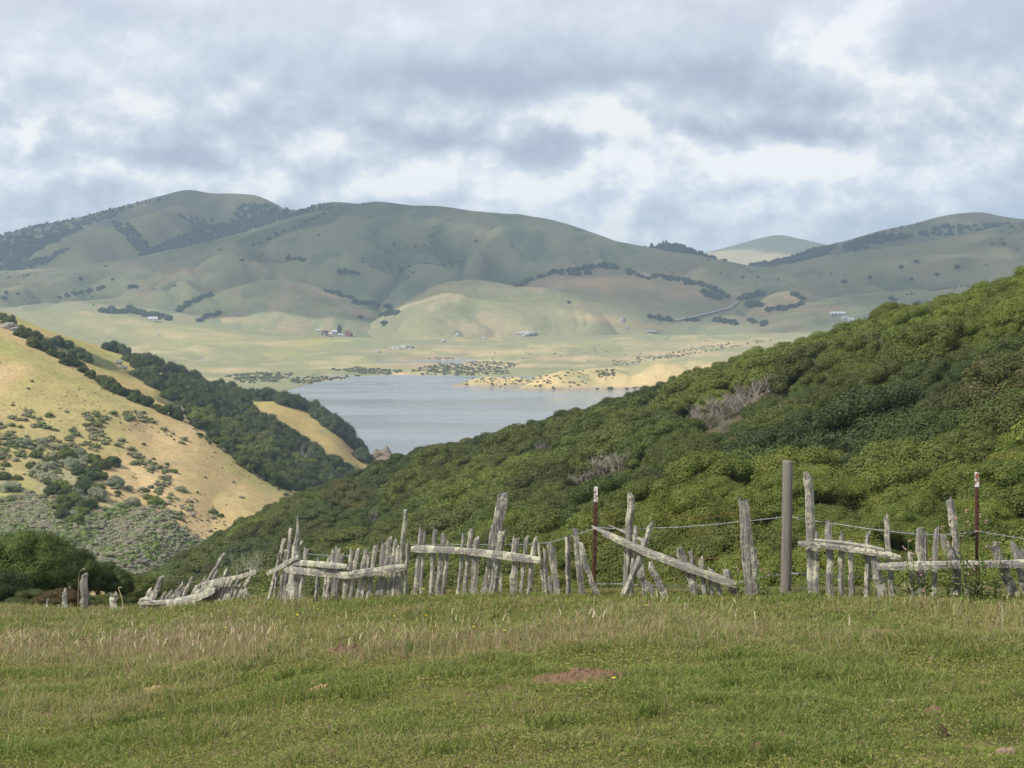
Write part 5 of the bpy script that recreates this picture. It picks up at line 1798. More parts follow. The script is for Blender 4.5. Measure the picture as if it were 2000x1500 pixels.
def wire(name, pts, label, mat=M_WIRE, barbs=True, off=.22, r=.0032):
    A = [fpt(p[0], p[1], off) for p in pts]
    mb = MB()
    Q = []
    for a, b in zip(A[:-1], A[1:]):
        n = max(3, int((b - a).length / .25))
        for i in range(n):
            t = i / n
            q = a.lerp(b, t)
            q.z -= .010 * (b - a).length * math.sin(math.pi * t)
            Q.append(q)
    Q.append(A[-1])
    mb.tube(Q, r, 5)
    if barbs:
        for i in range(0, len(Q) - 1):
            q = Q[i].lerp(Q[i + 1], .5)
            mb.tube([q + Vector((-.012, 0, .02)), q + Vector((.012, 0, -.02))], .0022, 4)
            mb.tube([q + Vector((.012, 0, .02)), q + Vector((-.012, 0, -.02))], .0022, 4)
    o = mb.build(name, mat, None, A[0])
    o.location = A[0]
    return tag(o, label, 'wire', 'fence wires')


wire('barbed_wire', [(1164, 1030), (1180, 1031), (1230, 1034), (1280, 1031), (1360, 1027), (1440, 1019), (1533, 1009)], 'upper barbed wire from the middle rusty stake to the round post')
wire('barbed_wire', [(1540, 1008), (1580, 1015), (1640, 1024), (1735, 1037), (1790, 1043), (1830, 1044), (1880, 1042), (1908, 1037), (1950, 1044), (2010, 1053)], 'upper barbed wire running right from the round post to the right edge')
wire('barbed_wire', [(1164, 1031), (1130, 1042), (1075, 1059), (1030, 1063), (960, 1063), (880, 1063), (800, 1063), (720, 1080), (670, 1086), (590, 1080)], 'upper barbed wire running left behind the straight-railed section')
wire('barbed_wire', [(1161, 1140), (1200, 1140), (1290, 1143), (1350, 1145), (1440, 1138), (1500, 1125), (1533, 1121), (1580, 1119)], 'lower barbed wire close to the grass between the middle stake and the round post')
wire('barbed_wire', [(1538, 1118), (1580, 1122), (1690, 1128), (1740, 1132)], 'lower barbed wire right of the round post')
wire('rusty_wire', [(1290, 1004), (1340, 1012), (1360, 1015), (1440, 1000)], 'short rusty wire sagging beside the split post', M_RWIRE, False, .3, .0028)
wire('rusty_wire', [(1350, 1090), (1400, 1091), (1448, 1086)], 'rusty wire reaching the foot of the split post', M_RWIRE, False, .3, .0028)

# lacy lichen twigs hanging on the collapsed rail
mb = MB()
rnd = random.Random(4)
for i in range(26):
    q = fpt(rnd.uniform(455, 508), rnd.uniform(1112, 1126), -.1 + rnd.uniform(-.1, .15))
    twigs(mb, q, (rnd.uniform(-.3, .8), rnd.uniform(-.4, .4), rnd.uniform(.1, .8)), rnd.uniform(.15, .3), .006, 2, rnd, 1.0, (3, 4))
b = fpt(480, 1120)
M_LICH = simple_mat('pale lichen', (.40, .40, .29), .9, .2, 20)
o = mb.build('lichen_twigs', M_LICH, None, b)
o.location = b
tag(o, 'lacy pale lichen twigs hanging on the end of the fallen rail', 'twigs')

# ------------------------------------------------------------------ grass
def grass_mat():
    m, N = mat_new('grass blades')
    a = N.n('ShaderNodeAttribute', attribute_name='blade')
    finish(N, a.outputs['Color'], .6, .12, trans=.42)
    return m


M_GRASS = grass_mat()


def blades(X, Y, H, W, C, lean, seed, tipc=None, Z=None):
    """numpy grass: one bent blade (5 points) per root"""
    g = np.random.default_rng(seed)
    n = len(X)
    Zr = field_z(X, Y) - .01 if Z is None else Z
    th = g.uniform(0, 2 * np.pi, n)
    ph = g.uniform(0, 2 * np.pi, n)
    wx, wy = np.cos(th) * W / 2, np.sin(th) * W / 2
    ln = lean * H * g.uniform(.3, 1.0, n)
    # wind leans everything a little to the right
    lx, ly = np.cos(ph) * ln + .05 * H, np.sin(ph) * ln
    V = np.zeros((n, 5, 3), np.float32)
    V[:, 0] = np.stack([X - wx, Y - wy, Zr], 1)
    V[:, 1] = np.stack([X + wx, Y + wy, Zr], 1)
    mx, my, mz = X + lx * .38, Y + ly * .38, Zr + H * .6
    V[:, 2] = np.stack([mx - wx * .8, my - wy * .8, mz], 1)
    V[:, 3] = np.stack([mx + wx * .8, my + wy * .8, mz], 1)
    V[:, 4] = np.stack([X + lx, Y + ly, Zr + H * np.sqrt(np.clip(1 - (lean * .5) ** 2, .3, 1))], 1)
    C5 = np.ones((n, 5, 4), np.float32)
    C5[..., :3] = C[:, None, :]
    if tipc is not None:
        C5[:, 2:4, :3] = C5[:, 2:4, :3] * .5 + tipc[:, None, :] * .5
        C5[:, 4, :3] = tipc
    i0 = (np.arange(n) * 5)[:, None]
    f = np.concatenate([i0 + np.array([[0, 1, 3, 2]]), i0 + np.array([[2, 3, 4]])], 1).ravel()
    return V.reshape(-1, 3), f, np.tile([4, 3], n), C5.reshape(-1, 4)


def field_scatter(n, seed, d0, d1, wgt=None, behind=.5):
    """n roots spread evenly over the visible field between distances d0 and d1"""
    g = np.random.default_rng(seed)
    d = np.sqrt(g.uniform(d0 * d0, d1 * d1, n))
    az = g.uniform(-.53, .53, n)
    k = d < fence_d(az) + behind
    d, az = d[k], az[k]
    X = az * d
    if wgt is not None:
        w = wgt(X, d)
        k = g.random(len(d)) < w
        X, d = X[k], d[k]
    return X, d, g


def dryness(X, D):
    """how sere the sward is: a straw band before the fence, reddish towards the sides"""
    px, py = pix(X, D, field_z(X, D))
    n = fbm(X / 1.6, D / 2.4, 4, 41) + .6 * fbm(X / .45, D / .6, 3, 47)
    band = np.exp(-((py - 1262 - 14 * np.sin(px / 300)) / 42) ** 2) * (.75 + .25 * np.cos((px - 700) / 500))
    edge = .42 * np.exp(-((py - 1195) / 26) ** 2)
    right = .45 * np.exp(-((px - 1450) / 260) ** 2 - ((py - 1265) / 45) ** 2) + .3 * np.exp(-((px - 1900) / 200) ** 2 - ((py - 1260) / 40) ** 2)
    left = .35 * np.exp(-((px - 100) / 260) ** 2 - ((py - 1270) / 60) ** 2)
    low = .05
    return np.clip(np.maximum(band * .72, edge * .7) + right * .5 + left * .6 + low + n * .75, 0, 1), px, py


G1, G2, G3 = np.array([.210, .258, .056]), np.array([.285, .305, .085]), np.array([.130, .190, .044])
S1, S2, S3 = np.array([.44, .37, .19]), np.array([.36, .26, .16]), np.array([.60, .52, .34])


def bare(X, D):
    """worn places keep almost no grass"""
    m = np.zeros(len(X))
    for c, sx, sy in BARE_EARTH:
        m = np.maximum(m, np.exp(-(((X - c.x) / sx) ** 2 + ((D - c.y) / sy) ** 2)))
    return m


EARTH = [  # px, py, half width px, depth half m, height m, colour, label
    (1140, 1322, 112, .34, .05, 'red', 'broad low mound of red-brown crumbly earth in the grass'),
    (672, 1272, 40, .3, .05, 'red', 'small red earth mound among the straw-coloured grass'),
    (205, 1377, 72, .16, .03, 'brown', 'flat brown patch of bare earth at the lower left'),
    (300, 1348, 30, .12, .03, 'tan', 'pale tan dirt clods left of the middle'),
    (622, 1350, 24, .09, .05, 'tan', 'broken dry dung cake with a dark hollow in the short grass'),
    (1745, 1375, 26, .10, .03, 'grey', 'greyish dry dirt patch on the right'),
    (1822, 1388, 22, .08, .03, 'red', 'small reddish dirt clod right of the greyish patch'),
    (1478, 1467, 16, .06, .04, 'red', 'small red clod near the lower edge right of the middle'),
    (1525, 1440, 14, .05, .03, 'red', 'tiny red clod above a longer row of clods'),
    (1565, 1444, 14, .05, .03, 'red', 'tiny red clod beside another in the lower right'),
    (1590, 1452, 20, .05, .025, 'red', 'flat red clod under the pair of tiny ones'),
    (1680, 1456, 28, .06, .03, 'red', 'long red clod in the lower right grass'),
    (1842, 1437, 12, .06, .05, 'dark', 'dark round dung heap in the lower right'),
    (1890, 1466, 16, .06, .03, 'red', 'red clod left of the grey stained one at the lower right edge'),
    (1965, 1472, 24, .07, .03, 'greyred', 'grey stained red clod at the lower right corner'),
    (1310, 1455, 26, .07, .02, 'brown', 'thin brown bare patch near the lower edge'),
    (1370, 1460, 10, .05, .03, 'red', 'tiny red clod right of the thin brown patch'),
    (280, 1436, 12, .05, .03, 'dark', 'tiny dark clod in the lower left grass'),
    (1730, 1235, 60, .25, .03, 'red', 'worn reddish strip of earth on the right below the fence'),
]
BARE_EARTH = []
for e in EARTH:
    h = field_hit(e[0], e[1])
    BARE_EARTH.append((h, e[2] / F * h.y * .95, e[3] * 1.0))


def build_grass():
    VV, FF, SS, CC = [], [], [], []
    base = 0

    def put(res):
        nonlocal base
        v, f, s, c = res
        VV.append(v)
        FF.append(f + base)
        SS.append(s)
        CC.append(c)
        base += len(v)
    # short turf, thinner with distance
    for (n, d0, d1, h0, h1, w, sd) in [(195000, 6.0, 9.0, .025, .065, .0052, 1), (195000, 9.0, 13.0, .03, .08, .0066, 2), (155000, 13.0, 19.0, .035, .085, .0095, 3), (115000, 19.0, 36.0, .05, .11, .015, 4)]:
        X, D, g = field_scatter(n, sd, d0, d1)
        k = g.random(len(X)) > bare(X, D) * 1.25
        X, D = X[k], D[k]
        dr, px, py = dryness(X, D)
        m = len(X)
        patch = fbm(X / .8, D / 1.1, 4, 91)
        lush = np.clip(.5 + 2.2 * patch + .9 * fbm(X / .16, D / .22, 2, 95), 0, 1)
        H = g.uniform(h0, h1, m) * (.55 + .9 * lush) * (1 + .5 * dr)
        C = G1 * (1 - lush[:, None]) + G3 * lush[:, None]
        mixy = g.random(m)[:, None] ** 2
        C = C * (1 - mixy) + G2 * mixy
        dry = g.random(m) < dr * .62 + .06
        Cs = np.where((g.random(m) < .5)[:, None], S1, S2)
        C = np.where(dry[:, None], Cs * .85 + C * .15, C)
        C = C * g.uniform(.7, 1.3, m)[:, None]
        put(blades(X, D, H, w * g.uniform(.6, 1.3, m), C, 1.25, sd + 20))
    # tall stems with pale heads in the sere band and along the fence
    def wt(X, D):
        dr, px, py = dryness(X, D)
        return np.clip(dr * 1.0 - .10, 0, 1) * (1 - np.clip(bare(X, D) * 1.5, 0, 1))
    for (n, d0, d1, w, sd) in [(34000, 8.5, 13.0, .0042, 11), (57000, 12.0, 20.0, .006, 12), (47000, 19.0, 37.0, .011, 13)]:
        X, D, g = field_scatter(n, sd, d0, d1, wt, .9)
        m = len(X)
        fence = smooth(2.5, .3, fence_d(X / D) - D)
        H = g.uniform(.08, .21, m) * (1 - .25 * fence)
        pick = g.random(m)
        C = np.where((pick < .40)[:, None], S1, np.where((pick < .62)[:, None], S2, G2)) * g.uniform(.7, 1.15, m)[:, None]
        tip = np.where((g.random(m) < .30)[:, None], S3, np.where((g.random(m) < .5)[:, None], np.array([.27, .16, .11]), C)) * g.uniform(.8, 1.2, m)[:, None]
        put(blades(X, D, H, w * g.uniform(.6, 1.3, m), C, .55, sd + 20, tip))
    # nodding barley-like heads: short fat pale blades on top of stems
    X, D, g = field_scatter(21000, 31, 9.5, 22.0, lambda X, D: np.clip(dryness(X, D)[0] - .45, 0, 1) * .9)
    m = len(X)
    zz = field_z(X, D) + g.uniform(.10, .24, m)
    C = np.where((g.random(m) < .6)[:, None], S3, np.array([.40, .27, .17])) * g.uniform(.8, 1.25, m)[:, None]
    put(blades(X, D, g.uniform(.05, .09, m), .012 * g.uniform(.6, 1.4, m), C, .9, 55, None, zz))
    put(blades(X, D, zz - field_z(X, D) + .03, np.full(m, .004), C * .8, .05, 56))
    # uncut green growth at the foot of the pickets
    X, D, g = field_scatter(78000, 41, 12.0, 37.0, lambda X, D: (np.abs(fence_d(X / D) - D) < .55) * np.clip(.62 + .8 * fbm(X / .7, D / .7, 3, 8), .1, 1), 1.0)
    m = len(X)
    wd = .006 * (D / 15)
    C = np.where((g.random(m) < .6)[:, None], G2, np.where((g.random(m) < .5)[:, None], G1, S2)) * g.uniform(.7, 1.2, m)[:, None]
    put(blades(X, D, g.uniform(.05, .16, m), wd * g.uniform(.6, 1.3, m), C, .55, 58, C * 1.2))
    # low broad clover-like leaves, added flat between the blades to catch sun
    for (n, d0, d1, sz, sd) in [(90000, 6.0, 10.0, .011, 71), (78000, 10.0, 15.0, .015, 72), (39000, 15.0, 30.0, .024, 73)]:
        X, D, g = field_scatter(n, sd, d0, d1, lambda X, D: np.clip(.55 + 1.5 * fbm(X / .5, D / .7, 3, 19), .05, 1) * (1 - np.clip(bare(X, D) * 1.3, 0, 1)))
        m = len(X)
        C = np.where((g.random(m) < .4)[:, None], G2 * .9, np.where((g.random(m) < .75)[:, None], G1, S2)) * g.uniform(.7, 1.15, m)[:, None]
        zz = field_z(X, D) + g.uniform(.01, .045, m)
        put(blades(X, D, np.full(m, sz * .9), sz * g.uniform(.9, 1.6, m), C, 2.4, sd, None, zz))
    # darker lush tufts
    rnd = random.Random(6)
    for px, py, n in [(820, 1275, 260), (470, 1318, 300), (560, 1330, 200), (290, 1415, 500), (250, 1420, 300), (380, 1400, 300), (430, 1405, 260), (1540, 1315, 260), (1430, 1345, 180), (1620, 1335, 220), (1440, 1290, 200), (1950, 1430, 300), (1500, 1480, 300), (700, 1365, 260), (870, 1480, 300), (1100, 1420, 260), (1880, 1290, 160), (60, 1480, 260), (1260, 1400, 200), (600, 1370, 260)]:
        h = field_hit(px, py)
        if h is None: continue
        g = np.random.default_rng(px)
        r = np.abs(g.normal(size=n)) * .13 * (1.6 if n > 250 else 1.0)
        an = g.uniform(0, 6.28, n)
        X, D = h.x + np.cos(an) * r * 1.5, h.y + np.sin(an) * r
        C = np.where((g.random(n) < .7)[:, None], G3 * .8, G1) * g.uniform(.7, 1.2, n)[:, None]
        put(blades(X, D, g.uniform(.06, .15, n), .006 * g.uniform(.6, 1.2, n) * (h.y / 9), C, .8, px))
    me = np_mesh('grass', np.concatenate(VV), np.concatenate(FF), np.concatenate(SS), [M_GRASS], False, {'blade': ('POINT', 'FLOAT_COLOR', np.concatenate(CC))})
    o = link('grass', me)
    tag(o, 'short green turf with a band of sere straw-coloured grass before the fence', None, None, 'stuff')
    print('blades', sum(len(v) for v in VV) // 5)


build_grass()

# earth mounds and clods
EC = {'red': (.150, .098, .060), 'brown': (.15, .105, .07), 'tan': (.33, .22, .125), 'grey': (.30, .25, .20), 'greyred': (.24, .17, .13), 'dark': (.07, .045, .03)}
EM = {k: simple_mat('%s earth' % k, v, .95, .4, 22.0, .05) for k, v in EC.items()}
for i, (px, py, wpx, sd, hh, colr, lab) in enumerate(EARTH):
    c = BARE_EARTH[i][0]
    rx = wpx / F * c.y
    nu, nv = 64, 22
    u, v = np.meshgrid(np.linspace(-1.15, 1.15, nu), np.linspace(-1.15, 1.15, nv))
    X, Y = c.x + u * rx, c.y + v * sd
    rad = np.hypot(u, v) + .35 * fbm(u * 2.2 + i * 5, v * 2.2, 3, i)
    clod = np.abs(fbm(X / .09, Y / .06, 4, 40 + i, .65)) * 1.1
    Z = field_z(X, Y) - .02 + (hh * (.45 + clod) + .02) * smooth(1.0, .55, rad) - .05 * smooth(.95, 1.15, rad)
    f = []
    a = (np.arange(nv - 1)[:, None] * nu + np.arange(nu - 1)[None]).ravel()
    f = np.stack([a, a + 1, a + nu + 1, a + nu], 1).ravel()
    Vv = np.stack([X - c.x, Y - c.y, Z - c.z], -1).reshape(-1, 3)
    o = link('dirt_mound' if hh > .045 or wpx > 40 else 'dirt_clod', np_mesh('dirt', Vv, f, np.full(len(a), 4), [EM[colr]], False))
    o.location = c
    tag(o, lab, 'dirt mound' if wpx > 40 else 'dirt clod', 'earth mounds and clods in the pasture')

# ------------------------------------------------------------------ tall weeds in the right-hand fence
M_STEM = simple_mat('weed stem', (.13, .17, .05), .7, .2, 10)
M_BLOOM = simple_mat('weed flower', (.42, .25, .25), .8, .2, 10)
M_YEL = simple_mat('yellow petals', (.75, .55, .03), .7, .1, 10)
M_STRAW = simple_mat('straw stalk', (.50, .42, .25), .8, .2, 10)


def weed(px, tops, label, off=-.25):
    d = fd(px) + off
    b = Vector((float(P(px, 1170, d)[0]), d, 0))
    b.z = float(field_z(b.x, d))
    root = empty('tall_weed', b)
    tag(root, label, 'weed', 'tall flowering weeds in the fence')
    rnd = random.Random(px)
    st, fl, lf = MB(), MB(), MB()
    for tx, ty in tops:
        t = Vector([float(v) for v in P(tx, ty, d + rnd.uniform(-.1, .1))]) - b
        m_ = t * .55 + Vector((rnd.uniform(-.04, .04), 0, 0))
        st.tube([(rnd.uniform(-.03, .03), 0, -.03), m_, t], [.006, .005, .003], 5)
        for k in range(3):
            q = t + Vector((rnd.uniform(-.02, .02), rnd.uniform(-.02, .02), rnd.uniform(-.03, .02)))
            n = len(fl.v)
            for p in ICO[0][:12]:
                fl.v.append(tuple(q + Vector(p) * .0095))
            t5 = [(0, 11, 5), (0, 5, 1), (0, 1, 7), (0, 7, 10), (0, 10, 11), (1, 5, 9), (5, 11, 4), (11, 10, 2), (10, 7, 6), (7, 1, 8), (3, 9, 4), (3, 4, 2), (3, 2, 6), (3, 6, 8), (3, 8, 9), (4, 9, 5), (2, 4, 11), (6, 2, 10), (8, 6, 7), (9, 8, 1)]
            fl.f += [[n + i for i in f] for f in t5]
        for k in range(16):
            u = rnd.uniform(.05, .85)
            q = m_ * (u / .55) if u < .55 else m_.lerp(t, (u - .55) / .45)
            a = rnd.uniform(0, 6.28)
            L = rnd.uniform(.06, .15) * (1.15 - u)
            e = Vector((math.cos(a) * L, math.sin(a) * L, rnd.uniform(-.02, .07)))
            s_ = Vector((-math.sin(a), math.cos(a), 0)) * L * .14
            lf.quad(q, q + e * .5 + s_ + Vector((0, 0, .012)), q + e, q + e * .5 - s_ + Vector((0, 0, .012)))
    st.build('stem', M_STEM, root)
    fl.build('flower', M_BLOOM, root)
    lf.build('foliage', M_STEM, root)
    return root


weed(1776, [(1775, 1058), (1768, 1070), (1783, 1085)], 'leafy weed with pinkish buds at the left end of the overgrown fence')
weed(1812, [(1808, 1110), (1818, 1095), (1800, 1120)], 'low leafy weed behind the rail of the overgrown fence')
weed(1850, [(1842, 1030), (1848, 1060), (1856, 1085)], 'tall weed against the leaning tall stake of the overgrown fence')
weed(1880, [(1884, 999), (1893, 1020), (1870, 1010), (1879, 1050)], 'tallest flowering weed left of the right-hand rusty stake')
weed(1918, [(1915, 1007), (1924, 1020), (1912, 1040), (1928, 1070)], 'tall flowering weed just right of the right-hand rusty stake')
weed(1945, [(1948, 1080), (1940, 1095), (1955, 1060)], 'leafy weed among the leaning pickets at the right edge')
weed(1900, [(1897, 1105), (1905, 1115), (1890, 1120), (1910, 1100)], 'bushy low weed at the foot of the right-hand rusty stake')
weed(1440, [(1436, 1105), (1442, 1115)], 'thin weed by the foot of the split post')
weed(1488, [(1481, 1098), (1490, 1112), (1500, 1125)], 'thin stalk between the split post and the round post')

# pale curled stalk and dry stalks at the left
for pts, lab in [([(152, 1195), (153, 1135), (155, 1118), (160, 1112)], 'pale curled dry stalk beside the lone square-topped post'), ([(243, 1195), (237, 1165), (231, 1148)], 'dry grass stalk with a seed head right of the two-pronged stump')]:
    A = [fpt(p[0], p[1], .15) for p in pts]
    mb = MB()
    mb.tube(A, [.006, .005, .004, .006][:len(A)], 5)
    mb.tube([A[-1], A[-1] + Vector((.05, 0, .015)), A[-1] + Vector((.09, 0, -.005))], [.008, .012, .005], 5)
    o = mb.build('dry_stalk', M_STRAW, None, A[0])
    o.location = A[0]
    tag(o, lab, 'stalk')

# small yellow flowers in the grass
rnd = random.Random(12)
for i, (px, py) in enumerate([(826, 1151), (813, 1161), (828, 1150), (581, 1201), (770, 1204), (832, 1202), (925, 1225), (440, 1226), (580, 1202), (985, 1232), (1198, 1325), (1260, 1182), (650, 1163), (620, 1190)]):
    h = field_hit(px, py + 16) or field_hit(px, 1200)
    if h is None: continue
    top = Vector([float(v) for v in P(px, py, h.y)])
    mb = MB()
    for k in range(6):
        a = k * math.pi / 3
        mb.quad(top, top + Vector((math.cos(a - .4) * .012, math.sin(a - .4) * .012, .004)), top + Vector((math.cos(a) * .02, math.sin(a) * .02, .008)), top + Vector((math.cos(a + .4) * .012, math.sin(a + .4) * .012, .004)))
    o = mb.build('buttercup', M_YEL, None, h)
    o.location = h
    st = MB().tube([(0, 0, -.02), top - h], .003, 4).build('stem', M_STEM, o)
    tag(o, 'tiny yellow flower on a thin stem in the grass', 'flower', 'yellow flowers in the pasture')

# ------------------------------------------------------------------ far farms, road, rocks
M_RED = simple_mat('red barn boards', (.20, .07, .058), .85, .2, .8)
M_PINK = simple_mat('pale pink boards', (.55, .40, .36), .85, .15, .8)
M_WHITE = simple_mat('white boards', (.55, .55, .54), .7, .08, .8)
M_ROOFG = simple_mat('grey tin roof', (.42, .43, .45), .5, .15, .6, .4)
M_ROOFW = simple_mat('pale tin roof', (.52, .56, .62), .45, .1, .6, .4)
M_ROOFB = simple_mat('brown roof', (.20, .12, .10), .8, .2, .6)
M_DARK = simple_mat('dark opening', (.03, .03, .035), .9, .1, 1)
M_ROCK = simple_mat('grey rock', (.36, .35, .34), .9, .35, .35)
M_ROCKB = simple_mat('brown rock', (.19, .155, .12), .9, .4, .25)


def building(name, px, py, w, dpt, h, rh, wall, roof, label, rz=0.0, openings=(), grp=None, cat='building', sheets=None):
    """gabled building standing at photo place (px, py of its foot); sizes in metres"""
    q = hit_any(px, py, sheets or FAR)
    if q is None:
        print('no ground for', label)
        return
    root = empty(name, (q.x, q.y, q.z - .3))
    root.rotation_euler = (0, 0, rz)
    tag(root, label, cat, grp)
    mb = MB().box((0, 0, h / 2), (w, dpt, h))
    n = len(mb.v)
    for sx in (-1, 1):        # gable ends
        mb.quad((sx * w / 2, -dpt / 2, h + .002), (sx * w / 2, dpt / 2, h + .002), (sx * w / 2, 0, h + rh))
    mb.build('wall', wall, root)
    r = MB()
    for sy in (-1, 1):
        e0, e1 = (dpt / 2 + .5) * sy, 0
        ze = h - .5 * rh / (dpt / 2)
        for (a, b) in ((0, .25),):
            r.quad((-w / 2 - .4, e0, ze + a), (w / 2 + .4, e0, ze + a), (w / 2 + .4, 0, h + rh + a), (-w / 2 - .4, 0, h + rh + a))
            r.quad((-w / 2 - .4, e0, ze + b), (w / 2 + .4, e0, ze + b), (w / 2 + .4, 0, h + rh + b), (-w / 2 - .4, 0, h + rh + b))
            r.quad((-w / 2 - .4, e0, ze + a), (w / 2 + .4, e0, ze + a), (w / 2 + .4, e0, ze + b), (-w / 2 - .4, e0, ze + b))
    r.build('roof', roof, root)
    for (ox, oz, ow, oh, kind) in openings:
        MB().box((ox, -dpt / 2 - .03, oz + oh / 2), (ow, .1, oh)).build(kind, M_DARK, root)
    return root


building('barn', 680, 657, 11, 13, 5.5, 5.5, M_RED, M_ROOFB, 'red gabled barn at the farm below the pale hill', 1.2, [(0, 0, 3, 3.6, 'door')], 'farm buildings by the meadow')
building('shed', 640, 655, 14, 8, 3.6, 2.0, M_PINK, M_PINK, 'pale pinkish shed left of the tall conifer', .1, [(-2, 0, 2.5, 2.6, 'door')], 'farm buildings by the meadow')
building('house', 653, 651, 9, 7, 3.5, 2.5, M_WHITE, M_ROOFG, 'small white house half hidden behind the pinkish shed', .2, [(-2, 1, 1.2, 1.4, 'window'), (2, 1, 1.2, 1.4, 'window')], 'farm buildings by the meadow')
building('shed', 622, 647, 7, 5, 2.6, 1.2, M_WHITE, M_ROOFW, 'tiny white shed at the left end of the farm', .1, [(0, 0, 1.6, 2, 'door')], 'farm buildings by the meadow')
building('shed', 668, 656, 14, 6, 2.4, 1.2, M_ROOFG, M_ROOFG, 'low grey shed between the conifer and the red barn', .05, [(-3, 0, 2, 1.8, 'door')], 'farm buildings by the meadow')
building('house', 299, 627, 14, 8, 4.0, 3.0, M_WHITE, M_ROOFG, 'white farmhouse just beyond the meadow crest at the left', .15, [(-3, 1, 1.4, 1.6, 'window'), (3, 1, 1.4, 1.6, 'window')], 'lone farm houses')
building('barn', 1636, 616, 25, 10, 4.0, 2.6, M_WHITE, M_ROOFW, 'long white barn with dark openings on the far valley floor', -.12, [(-9, 0, 3, 3, 'door'), (-3, 0, 3, 3, 'door'), (3, 0, 3, 3, 'door'), (9, 0, 3, 3, 'door')], 'white farm buildings across the valley')
building('shed', 1649, 623, 8, 6, 2.6, 1.3, M_WHITE, M_ROOFW, 'small white shed below the long white barn', .3, [(0, 0, 2, 2, 'door')], 'white farm buildings across the valley')
building('shed', 1661, 627, 9, 6, 3.2, 2.2, M_WHITE, M_ROOFW, 'white gabled shed beside the low blue-grey roof', .2, [(0, 0, 2, 2, 'door')], 'white farm buildings across the valley')
building('barn', 1680, 629, 26, 10, 2.6, 1.8, M_ROOFW, M_ROOFW, 'low blue-grey roofed barn just above the green slope', .15, [(-6, 0, 3, 2, 'door')], 'white farm buildings across the valley')
building('house', 1713, 618, 11, 8, 4.2, 2.2, M_WHITE, M_ROOFG, 'white house beside the skyline bush across the valley', .2, [(-2, 1, 1.4, 1.6, 'window'), (2, 1, 1.4, 1.6, 'window')], 'white farm buildings across the valley')


def ribbon(name, pts, w, label, col, sheets, lift=1.2, kind='structure'):
    Q = []
    for a, b in zip(pts[:-1], pts[1:]):
        for i in range(8):
            t = i / 8
            q = hit_any(a[0] + (b[0] - a[0]) * t, a[1] + (b[1] - a[1]) * t, sheets)
            if q is not None:
                Q.append(q)
    if len(Q) < 3:
        print('no road', label)
        return
    mb = MB()
    n = len(Q)
    for i in range(n):
        t = (Q[min(i + 1, n - 1)] - Q[max(i - 1, 0)])
        s_ = Vector((-t.y, t.x, 0)).normalized() * w / 2
        for q in (Q[i] - s_, Q[i] + s_):
            z = max([s.z(q.x, q.y) for s in sheets if s.az[0] < q.x / q.y < s.az[-1]] + [q.z]) if False else q.z
            mb.v.append((q.x, q.y, z + lift))
    for i in range(n - 1):
        mb.f.append([2 * i, 2 * i + 1, 2 * i + 3, 2 * i + 2])
    o = mb.build(name, simple_mat(name, col, .9, .15, .2))
    tag(o, label, None, None, kind)


ribbon('road', [(1312, 628), (1332, 624), (1360, 618), (1390, 611), (1418, 604), (1432, 596), (1442, 588)], 11, 'pale winding road climbing out of the far valley', (.30, .30, .30), FAR, 1.5)


def rock(px, py, wpx, hpx, label, mat, sheets, seed, grp='rock outcrops', name='rock_outcrop', dep=1.0):
    q = hit_any(px, py, sheets)
    if q is None:
        print('no ground rock', label)
        return
    r = wpx / 2 / F * q.y
    hz = hpx / F * q.y
    iv, jf = ico(3)
    n = fbm(iv[:, 0] * 1.6 + seed, iv[:, 1] * 1.6 + iv[:, 2] * 1.3, 4, seed)
    v = iv * (1 + .55 * n[:, None])
    v = v * np.array([r, r * .7 * dep, hz])
    v[:, 2] *= (1 + .5 * vnoise(v[:, 0] / r * 2.5, v[:, 1] / r * 2.5, seed + 2))
    o = link(name, np_mesh(name, v, jf.ravel(), np.full(len(jf), 3), [mat]))
    o.location = q
    tag(o, label, 'rock', grp)


for i, (px, py, w, h, lab) in enumerate([(895, 657, 11, 8, 'white rock outcrop under a small dark tree in the meadow'), (866, 668, 14, 5, 'pale rock on the meadow left of the white outcrop'), (885, 667, 5, 4, 'small pale rock just below the white outcrop'),
                                        (945, 663, 12, 5, 'pale rock on a tan hump right of the white outcrop'), (775, 682, 28, 5, 'dark grey rock ledge in the middle of the meadow'), (795, 680, 30, 5, 'long grey rock ledge running right from the darkest one'), (736, 688, 12, 4, 'faint pinkish rocks left of the dark ledge'),
                                        (1215, 628, 13, 8, 'pale boulder on the right flank of the pale hill'), (1030, 653, 34, 6, 'broad pale rock outcrop below the pale hill'), (1008, 653, 8, 4, 'small pale rock left of the broad outcrop'), (1225, 640, 10, 3, 'small pale rock below the boulder on the flank'),
                                        (1270, 648, 26, 3, 'low line of pale rocks at the right foot of the pale hill'), (798, 658, 4, 3, 'tiny white rock near the farm fence'), (463, 614, 20, 3, 'faint bluish rocks on the green spur at the left'), (310, 655, 5, 4, 'tiny white rock low on the left meadow')]):
    rock(px, py, w, h, lab, M_ROCK, FAR, 10 + i, 'pale rocks on the meadow')
rock(742, 905, 62, 26, 'brown bushy rock knob at the ravine mouth by the lake', M_ROCKB, [sh_l2], 3, None)
rock(702, 872, 26, 26, 'red-brown rocky cliff face below the trees at the lake corner', simple_mat('red rock', (.20, .11, .085), .95, .35, .3), [sh_l2], 5, None)

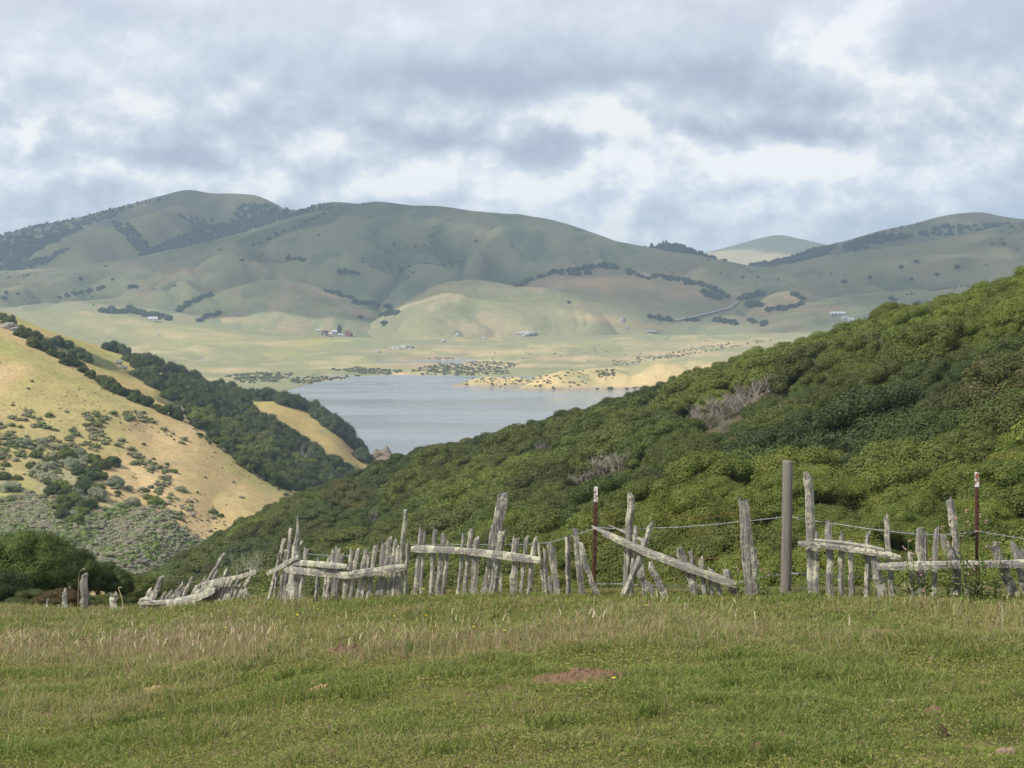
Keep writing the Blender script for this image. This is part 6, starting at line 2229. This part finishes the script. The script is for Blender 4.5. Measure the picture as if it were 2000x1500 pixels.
# ------------------------------------------------------------------ clouds that shade the far hills
def cloud_mat():
    m, N = mat_new('cloud')
    d = N.n('ShaderNodeBsdfDiffuse', ins={'Color': (.9, .9, .9, 1)})
    t = N.n('ShaderNodeBsdfTranslucent', ins={'Color': (.8, .82, .85, 1)})
    a = N.n('ShaderNodeMixShader', ins={0: 0.5, 1: d.outputs[0], 2: t.outputs[0]})
    tr = N.n('ShaderNodeBsdfTransparent')
    geo = N.n('ShaderNodeNewGeometry')
    thin = N.noise(geo.outputs['Position'], 0.0032, 5.0, 0.6)       # ragged, thin in places
    b = N.n('ShaderNodeMixShader', ins={0: N.m('MULTIPLY_ADD', N.sstep(thin, .42, .66), .50, .38), 1: a.outputs[0], 2: tr.outputs[0]})
    N.n('ShaderNodeOutputMaterial', ins={0: b.outputs[0]})
    return m


M_CLOUD = cloud_mat()


def cloud(label, cx, cy, rx, ry, h=1450.0, thick=260.0, seed=1):
    """a flat-based heap of cloud, (cx, cy) is the ground spot it shades"""
    off = SUN_DIR * (h / SUN_DIR.z)
    nu, nv = 72, 26
    u, v = np.meshgrid(np.linspace(0, 2 * np.pi, nu, endpoint=False), np.linspace(0, 1, nv))
    rr = 1 + 0.35 * fbm(np.cos(u) * 2.0 + seed * 7, np.sin(u) * 2.0, 4, seed)
    prof = np.sin(np.pi * v) ** 0.55
    X = np.cos(u) * rx * rr * prof
    Y = np.sin(u) * ry * rr * prof
    top = np.where(v > 0.5, np.cos(np.pi * v) * -1, -0.12 * np.cos(np.pi * v) ** 2)
    Zc = thick * top * (1 + 0.9 * fbm(X / 180, Y / 180, 4, seed + 3)) + 18 * fbm(X / 90, Y / 90, 3, seed)
    Vv = np.stack([X, Y, Zc], -1).reshape(-1, 3)
    i, j = np.meshgrid(np.arange(nv - 1), np.arange(nu), indexing='ij')
    a, b = (i * nu + j).ravel(), (i * nu + (j + 1) % nu).ravel()
    f = np.stack([a, b, b + nu, a + nu], 1).ravel()
    o = link('cloud', np_mesh('cloud', Vv, f, np.full(len(a), 4), [M_CLOUD], True))
    o.location = (cx + off.x, cy + off.y, h)
    tag(o, label, None, None, 'structure')


cloud('broad flat-based cloud high over the left mountain', -1150, 4500, 1900, 1750, seed=2)
cloud('broad flat-based cloud high over the middle ridge', 600, 3850, 1600, 1400, seed=5)
cloud('broad flat-based cloud high over the right-hand hills', 1500, 3300, 1250, 1450, seed=9)

# ------------------------------------------------------------------ air
def build_haze():
    m, N = mat_new('haze')
    v = N.n('ShaderNodeVolumePrincipled', ins={'Color': (.62, .82, 1.0, 1), 'Density': 1.3e-4, 'Anisotropy': 0.0})
    N.n('ShaderNodeOutputMaterial', ins={1: v.outputs[0]})
    b = MB().box((0, 4250, 153), (12000, 11000, 560))
    o = b.build('haze', m)
    tag(o, 'thin blue haze lying over the valley', None, None, 'stuff')


build_haze()
